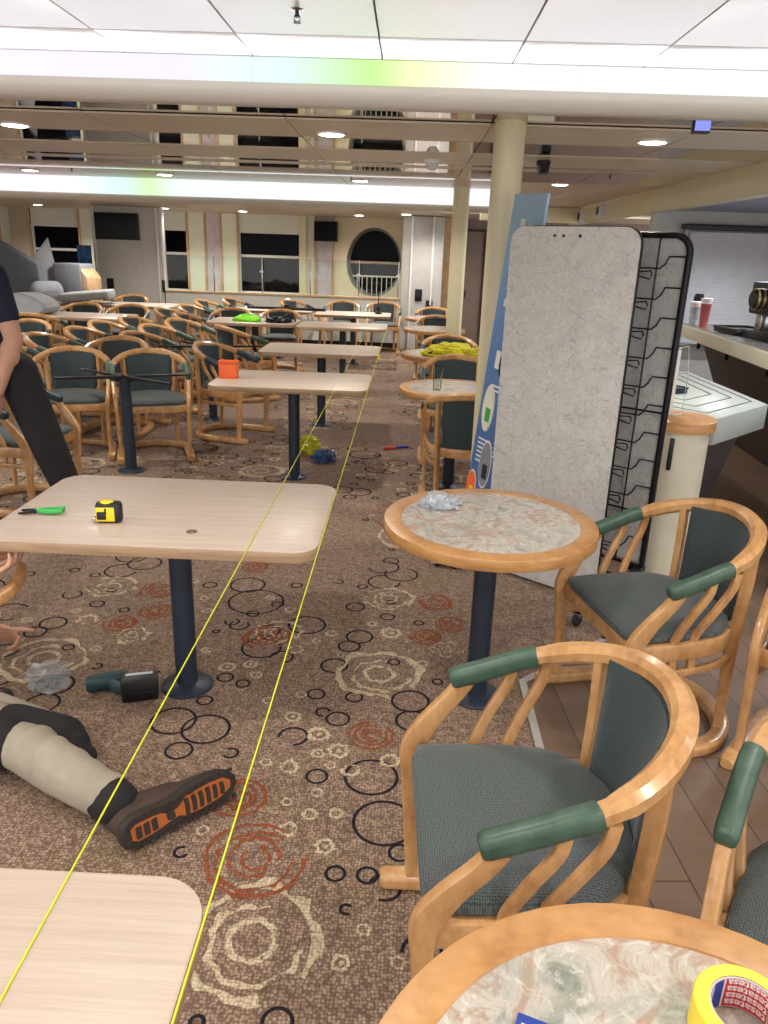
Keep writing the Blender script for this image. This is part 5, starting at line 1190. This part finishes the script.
for k in range(5):  # soft folds behind the knee and above the cuff
    p = K['rk'].lerp(K['ra'], .12 + .19 * k); ellipsoid(bm, p + V((.0, .0, .012)), (.05, .085 - .004 * k, .080 - .004 * k), Matrix.Rotation(-.5 + .25 * (k % 2), 3, 'Z'))
tro = blob('trousers', bm, 'beige', t, .008, 3)
bm = bmesh.new(); capsule(bm, K['rh'].lerp(K['rk'], .40), .099, K['rh'].lerp(K['rk'], .88), .090); blob('knee_patch', bm, 'kneeblack', tro, .009, 3)
bm = bmesh.new(); capsule(bm, K['lh'].lerp(K['lk'], .70), .080, K['lk'] + V((.0, 0, .0)), .076); ellipsoid(bm, K['lk'] + V((.05, -.02, -.01)), (.05, .055, .055)); ellipsoid(bm, K['lk'] + V((.09, -.05, -.03)), (.045, .04, .038)); blob('knee_patch', bm, 'kneeblack', tro, .009, 3)
# stretched boot, sole turned to the camera
H, T = w_(-.745, 1.695, .062), w_(-.480, 1.975, .066); f = (T - H).normalized(); n0 = V((f.y, -f.x, .22)).normalized(); wv = n0.cross(f).normalized(); n0 = f.cross(wv).normalized()
if n0.y > 0: n0 = -n0
L = (T - H).length
ol = [(0, .012), (.006, .028), (.03, .041), (.07, .042), (.11, .036), (.15, .037), (.20, .046), (.25, .049), (.285, .044), (.31, .03), (.325, .010)]
ol = [(a * L / .325, b * 1.16) for a, b in ol]; full = [(a, b) for a, b in ol] + [(a, -b) for a, b in reversed(ol)]
def S(a, b, c): return H + f * a + wv * b + n0 * c
bm = bmesh.new()
rings = [[bm.verts.new(S(L / 2 + (a - L / 2) * k, b * k, c)) for a, b in full] for k, c in ((.97, -.034), (1.0, -.028), (1.0, -.006), (.965, 0))]
m = len(full)
for A, B in zip(rings, rings[1:]):
    for j in range(m): bm.faces.new((A[j], A[(j + 1) % m], B[(j + 1) % m], B[j]))
bm.faces.new(rings[0][::-1]); bm.faces.new(rings[-1]); fix(bm)
bu = bmesh.new()
capsule(bu, S(.06, 0, -.060), .050, S(.065, 0, -.165), .058); capsule(bu, S(.06, 0, -.055), .050, S(.20, 0, -.062), .052); capsule(bu, S(.20, 0, -.060), .052, S(.315, 0, -.050), .044); capsule(bu, S(.08, 0, -.11), .056, S(.20, 0, -.085), .050)
bo = blob('boot', bu, 'boot', t, .006, 4)
so = obj('sole', bm, 'sole', bo, ang=35)
def sole_patch(nm, pts, c0, c1, mat, par):
    bm = bmesh.new(); A = [bm.verts.new(S(a * L / .325, b, c0)) for a, b in pts]; B = [bm.verts.new(S(a * L / .325, b, c1)) for a, b in pts]; n = len(pts)
    bm.faces.new(B); bm.faces.new(A[::-1])
    for i in range(n): bm.faces.new((A[i], A[(i + 1) % n], B[(i + 1) % n], B[i]))
    return obj(nm, fix(bm), mat, par, smooth=False)
sole_patch('orange_tread', [(.025, .018), (.04, .026), (.085, .024), (.105, .020), (.13, .006), (.155, .012), (.175, .032), (.24, .036), (.285, .030), (.305, .010), (.300, -.012), (.27, -.026), (.21, -.030), (.165, -.024), (.15, -.014), (.12, -.018), (.09, -.024), (.04, -.026), (.025, -.016)], -.002, .003, 'orange', bo)
for k in range(3): a = .036 + .021 * k; sole_patch('tread_lug', [(a, .017), (a + .014, .018), (a + .014, -.018), (a, -.018)], .002, .007, 'sole', bo)
for k in range(6):
    a = .168 + .0205 * k; b = .027 - .003 * max(0, k - 3); sole_patch('tread_lug', [(a, b), (a + .011, b), (a + .013, .004), (a + .011, -b + .004), (a, -b + .004), (a + .002, .004)], .002, .007, 'sole', bo)
sole_patch('tread_lug', [(.118, .012), (.128, .016), (.14, .006), (.14, -.012), (.128, -.014), (.118, -.008)], .002, .006, 'sole', bo)
for k in range(13):
    a = .02 + .0235 * k; b = max(.012, min(.049, [q for p_, q in ol if p_ <= a * L / .325][-1]))
    for s_ in (-1, 1): sole_patch('edge_lug', [(a, s_ * b * .99), (a + .012, s_ * b * .99), (a + .012, s_ * b * .80), (a, s_ * b * .80)], .0, .006, 'sole', bo)
bm = bmesh.new(); ca = S(.065, 0, -.125); cb = K['ra'].lerp(K['rk'], .02); ax = (ca - cb).normalized() if (ca - cb).length > .01 else f
cd = (K['ra'] - K['rk']).normalized(); cc = K['rk'].lerp(K['ra'], .97)
bm = bmesh.new(); capsule(bm, K['rk'].lerp(K['ra'], .885), .070, K['rk'].lerp(K['ra'], .965), .068); blob('cuff', bm, 'kneeblack', tro, .007, 3)
# folded-back boot of the other leg
bm = bmesh.new(); q = K['la']; capsule(bm, q, .056, q + V((-.03, .05, -.01)), .05); capsule(bm, q + V((-.03, .05, -.01)), .048, q + V((-.20, .10, -.020)), .040); b2 = blob('boot', bm, 'boot', t, .008, 3)
bm = bmesh.new(); capsule(bm, q + V((-.02, .10, -.02)), .034, q + V((-.21, .135, -.026)), .032); obj('sole', bm, 'sole', b2)
t = thing('wooden_rail', 'curved wooden chair rail held by the sitting person under the pale tabletop', 'wooden rail', (-1.375, 2.36, .665))
bm = bmesh.new(); pts = [(.10 + -.22 + .22 * math.cos(a), -.06 + .16 * math.sin(a), -.10 + .06 * math.sin(a)) for a in [-1.9 + 2.3 * k / 16 for k in range(17)]]
sweep(bm, pts, rsec(.034, .044, .3, 3)); obj('rail', bm, 'beech', t); bm = bmesh.new(); sweep(bm, [V(pts[0]) + V((0, 0, 0)), V(pts[0]) + (V(pts[0]) - V(pts[1])).normalized() * .10], rsec(.04, .05, .3, 3)); obj('arm_pad', bm, 'leather', t)
# ================================================================== LIGHT
w = bpy.data.worlds.new('world'); SC.world = w; w.use_nodes = True
bg = w.node_tree.nodes['Background']; bg.inputs[0].default_value = (1, .97, .95, 1); bg.inputs[1].default_value = 1.8
def spot(x, y, z, e, ang=150, c=(1, .94, .86), r=.07):
    l = bpy.data.lights.new('downlight_and_fill', 'SPOT'); l.energy = e; l.spot_size = math.radians(ang); l.spot_blend = .7; l.shadow_soft_size = r; l.color = c
    o = bpy.data.objects.new('downlight_and_fill', l); COL.objects.link(o); o.location = (x, y, z)
for x, y, lb in DL: spot(x, y, 2.27, 70)
for x in (-4.3, -2.41, -.5, 1.37, 3.2):
    for y in (.3, 1.85): spot(x, y, 2.27, 42 if y > 1 else 48)
for x in (-4.3, -6.2): spot(x, 5.0, 2.27, 70); spot(x - 1.5, 8.2, 2.27, 70)
for x, y in ((-6.6, 14.2), (-4.3, 14.0), (-2.95, 14.1), (-.93, 14.2), (-4.4, 11.6), (-2.5, 11.6), (-.5, 11.6), (1.3, 11.6)): spot(x, y, 2.17, 110)
spot(.3, 12.8, 2.17, 55)
for x, y in ((2.75, 4.1), (3.3, 5.4), (3.0, 7.0), (4.6, 5.5)): spot(x, y, 2.09, 62, 150, (.92, .96, 1))  # fill spots added to brighten the bar side, no fixtures there
# LED strips lying in the coves, shining up and back over the ceiling in front of them
def led(y, z, x0, x1, e, c):
    l = bpy.data.lights.new('cove_led', 'AREA'); l.shape = 'RECTANGLE'; l.size = x1 - x0; l.size_y = .03; l.energy = e; l.color = c
    o = bpy.data.objects.new('cove_led', l); COL.objects.link(o); o.location = ((x0 + x1) / 2, y, z); o.rotation_euler = (PI + .5, 0, 0)
led(3.06, 2.205, -6.3, 2.8, 16, (.97, .96, 1))
vs_ = SC.view_settings; vs_.view_transform = 'Standard'; vs_.look = 'None'; vs_.exposure = 0.38; vs_.gamma = 1.0; vs_.use_curve_mapping = False
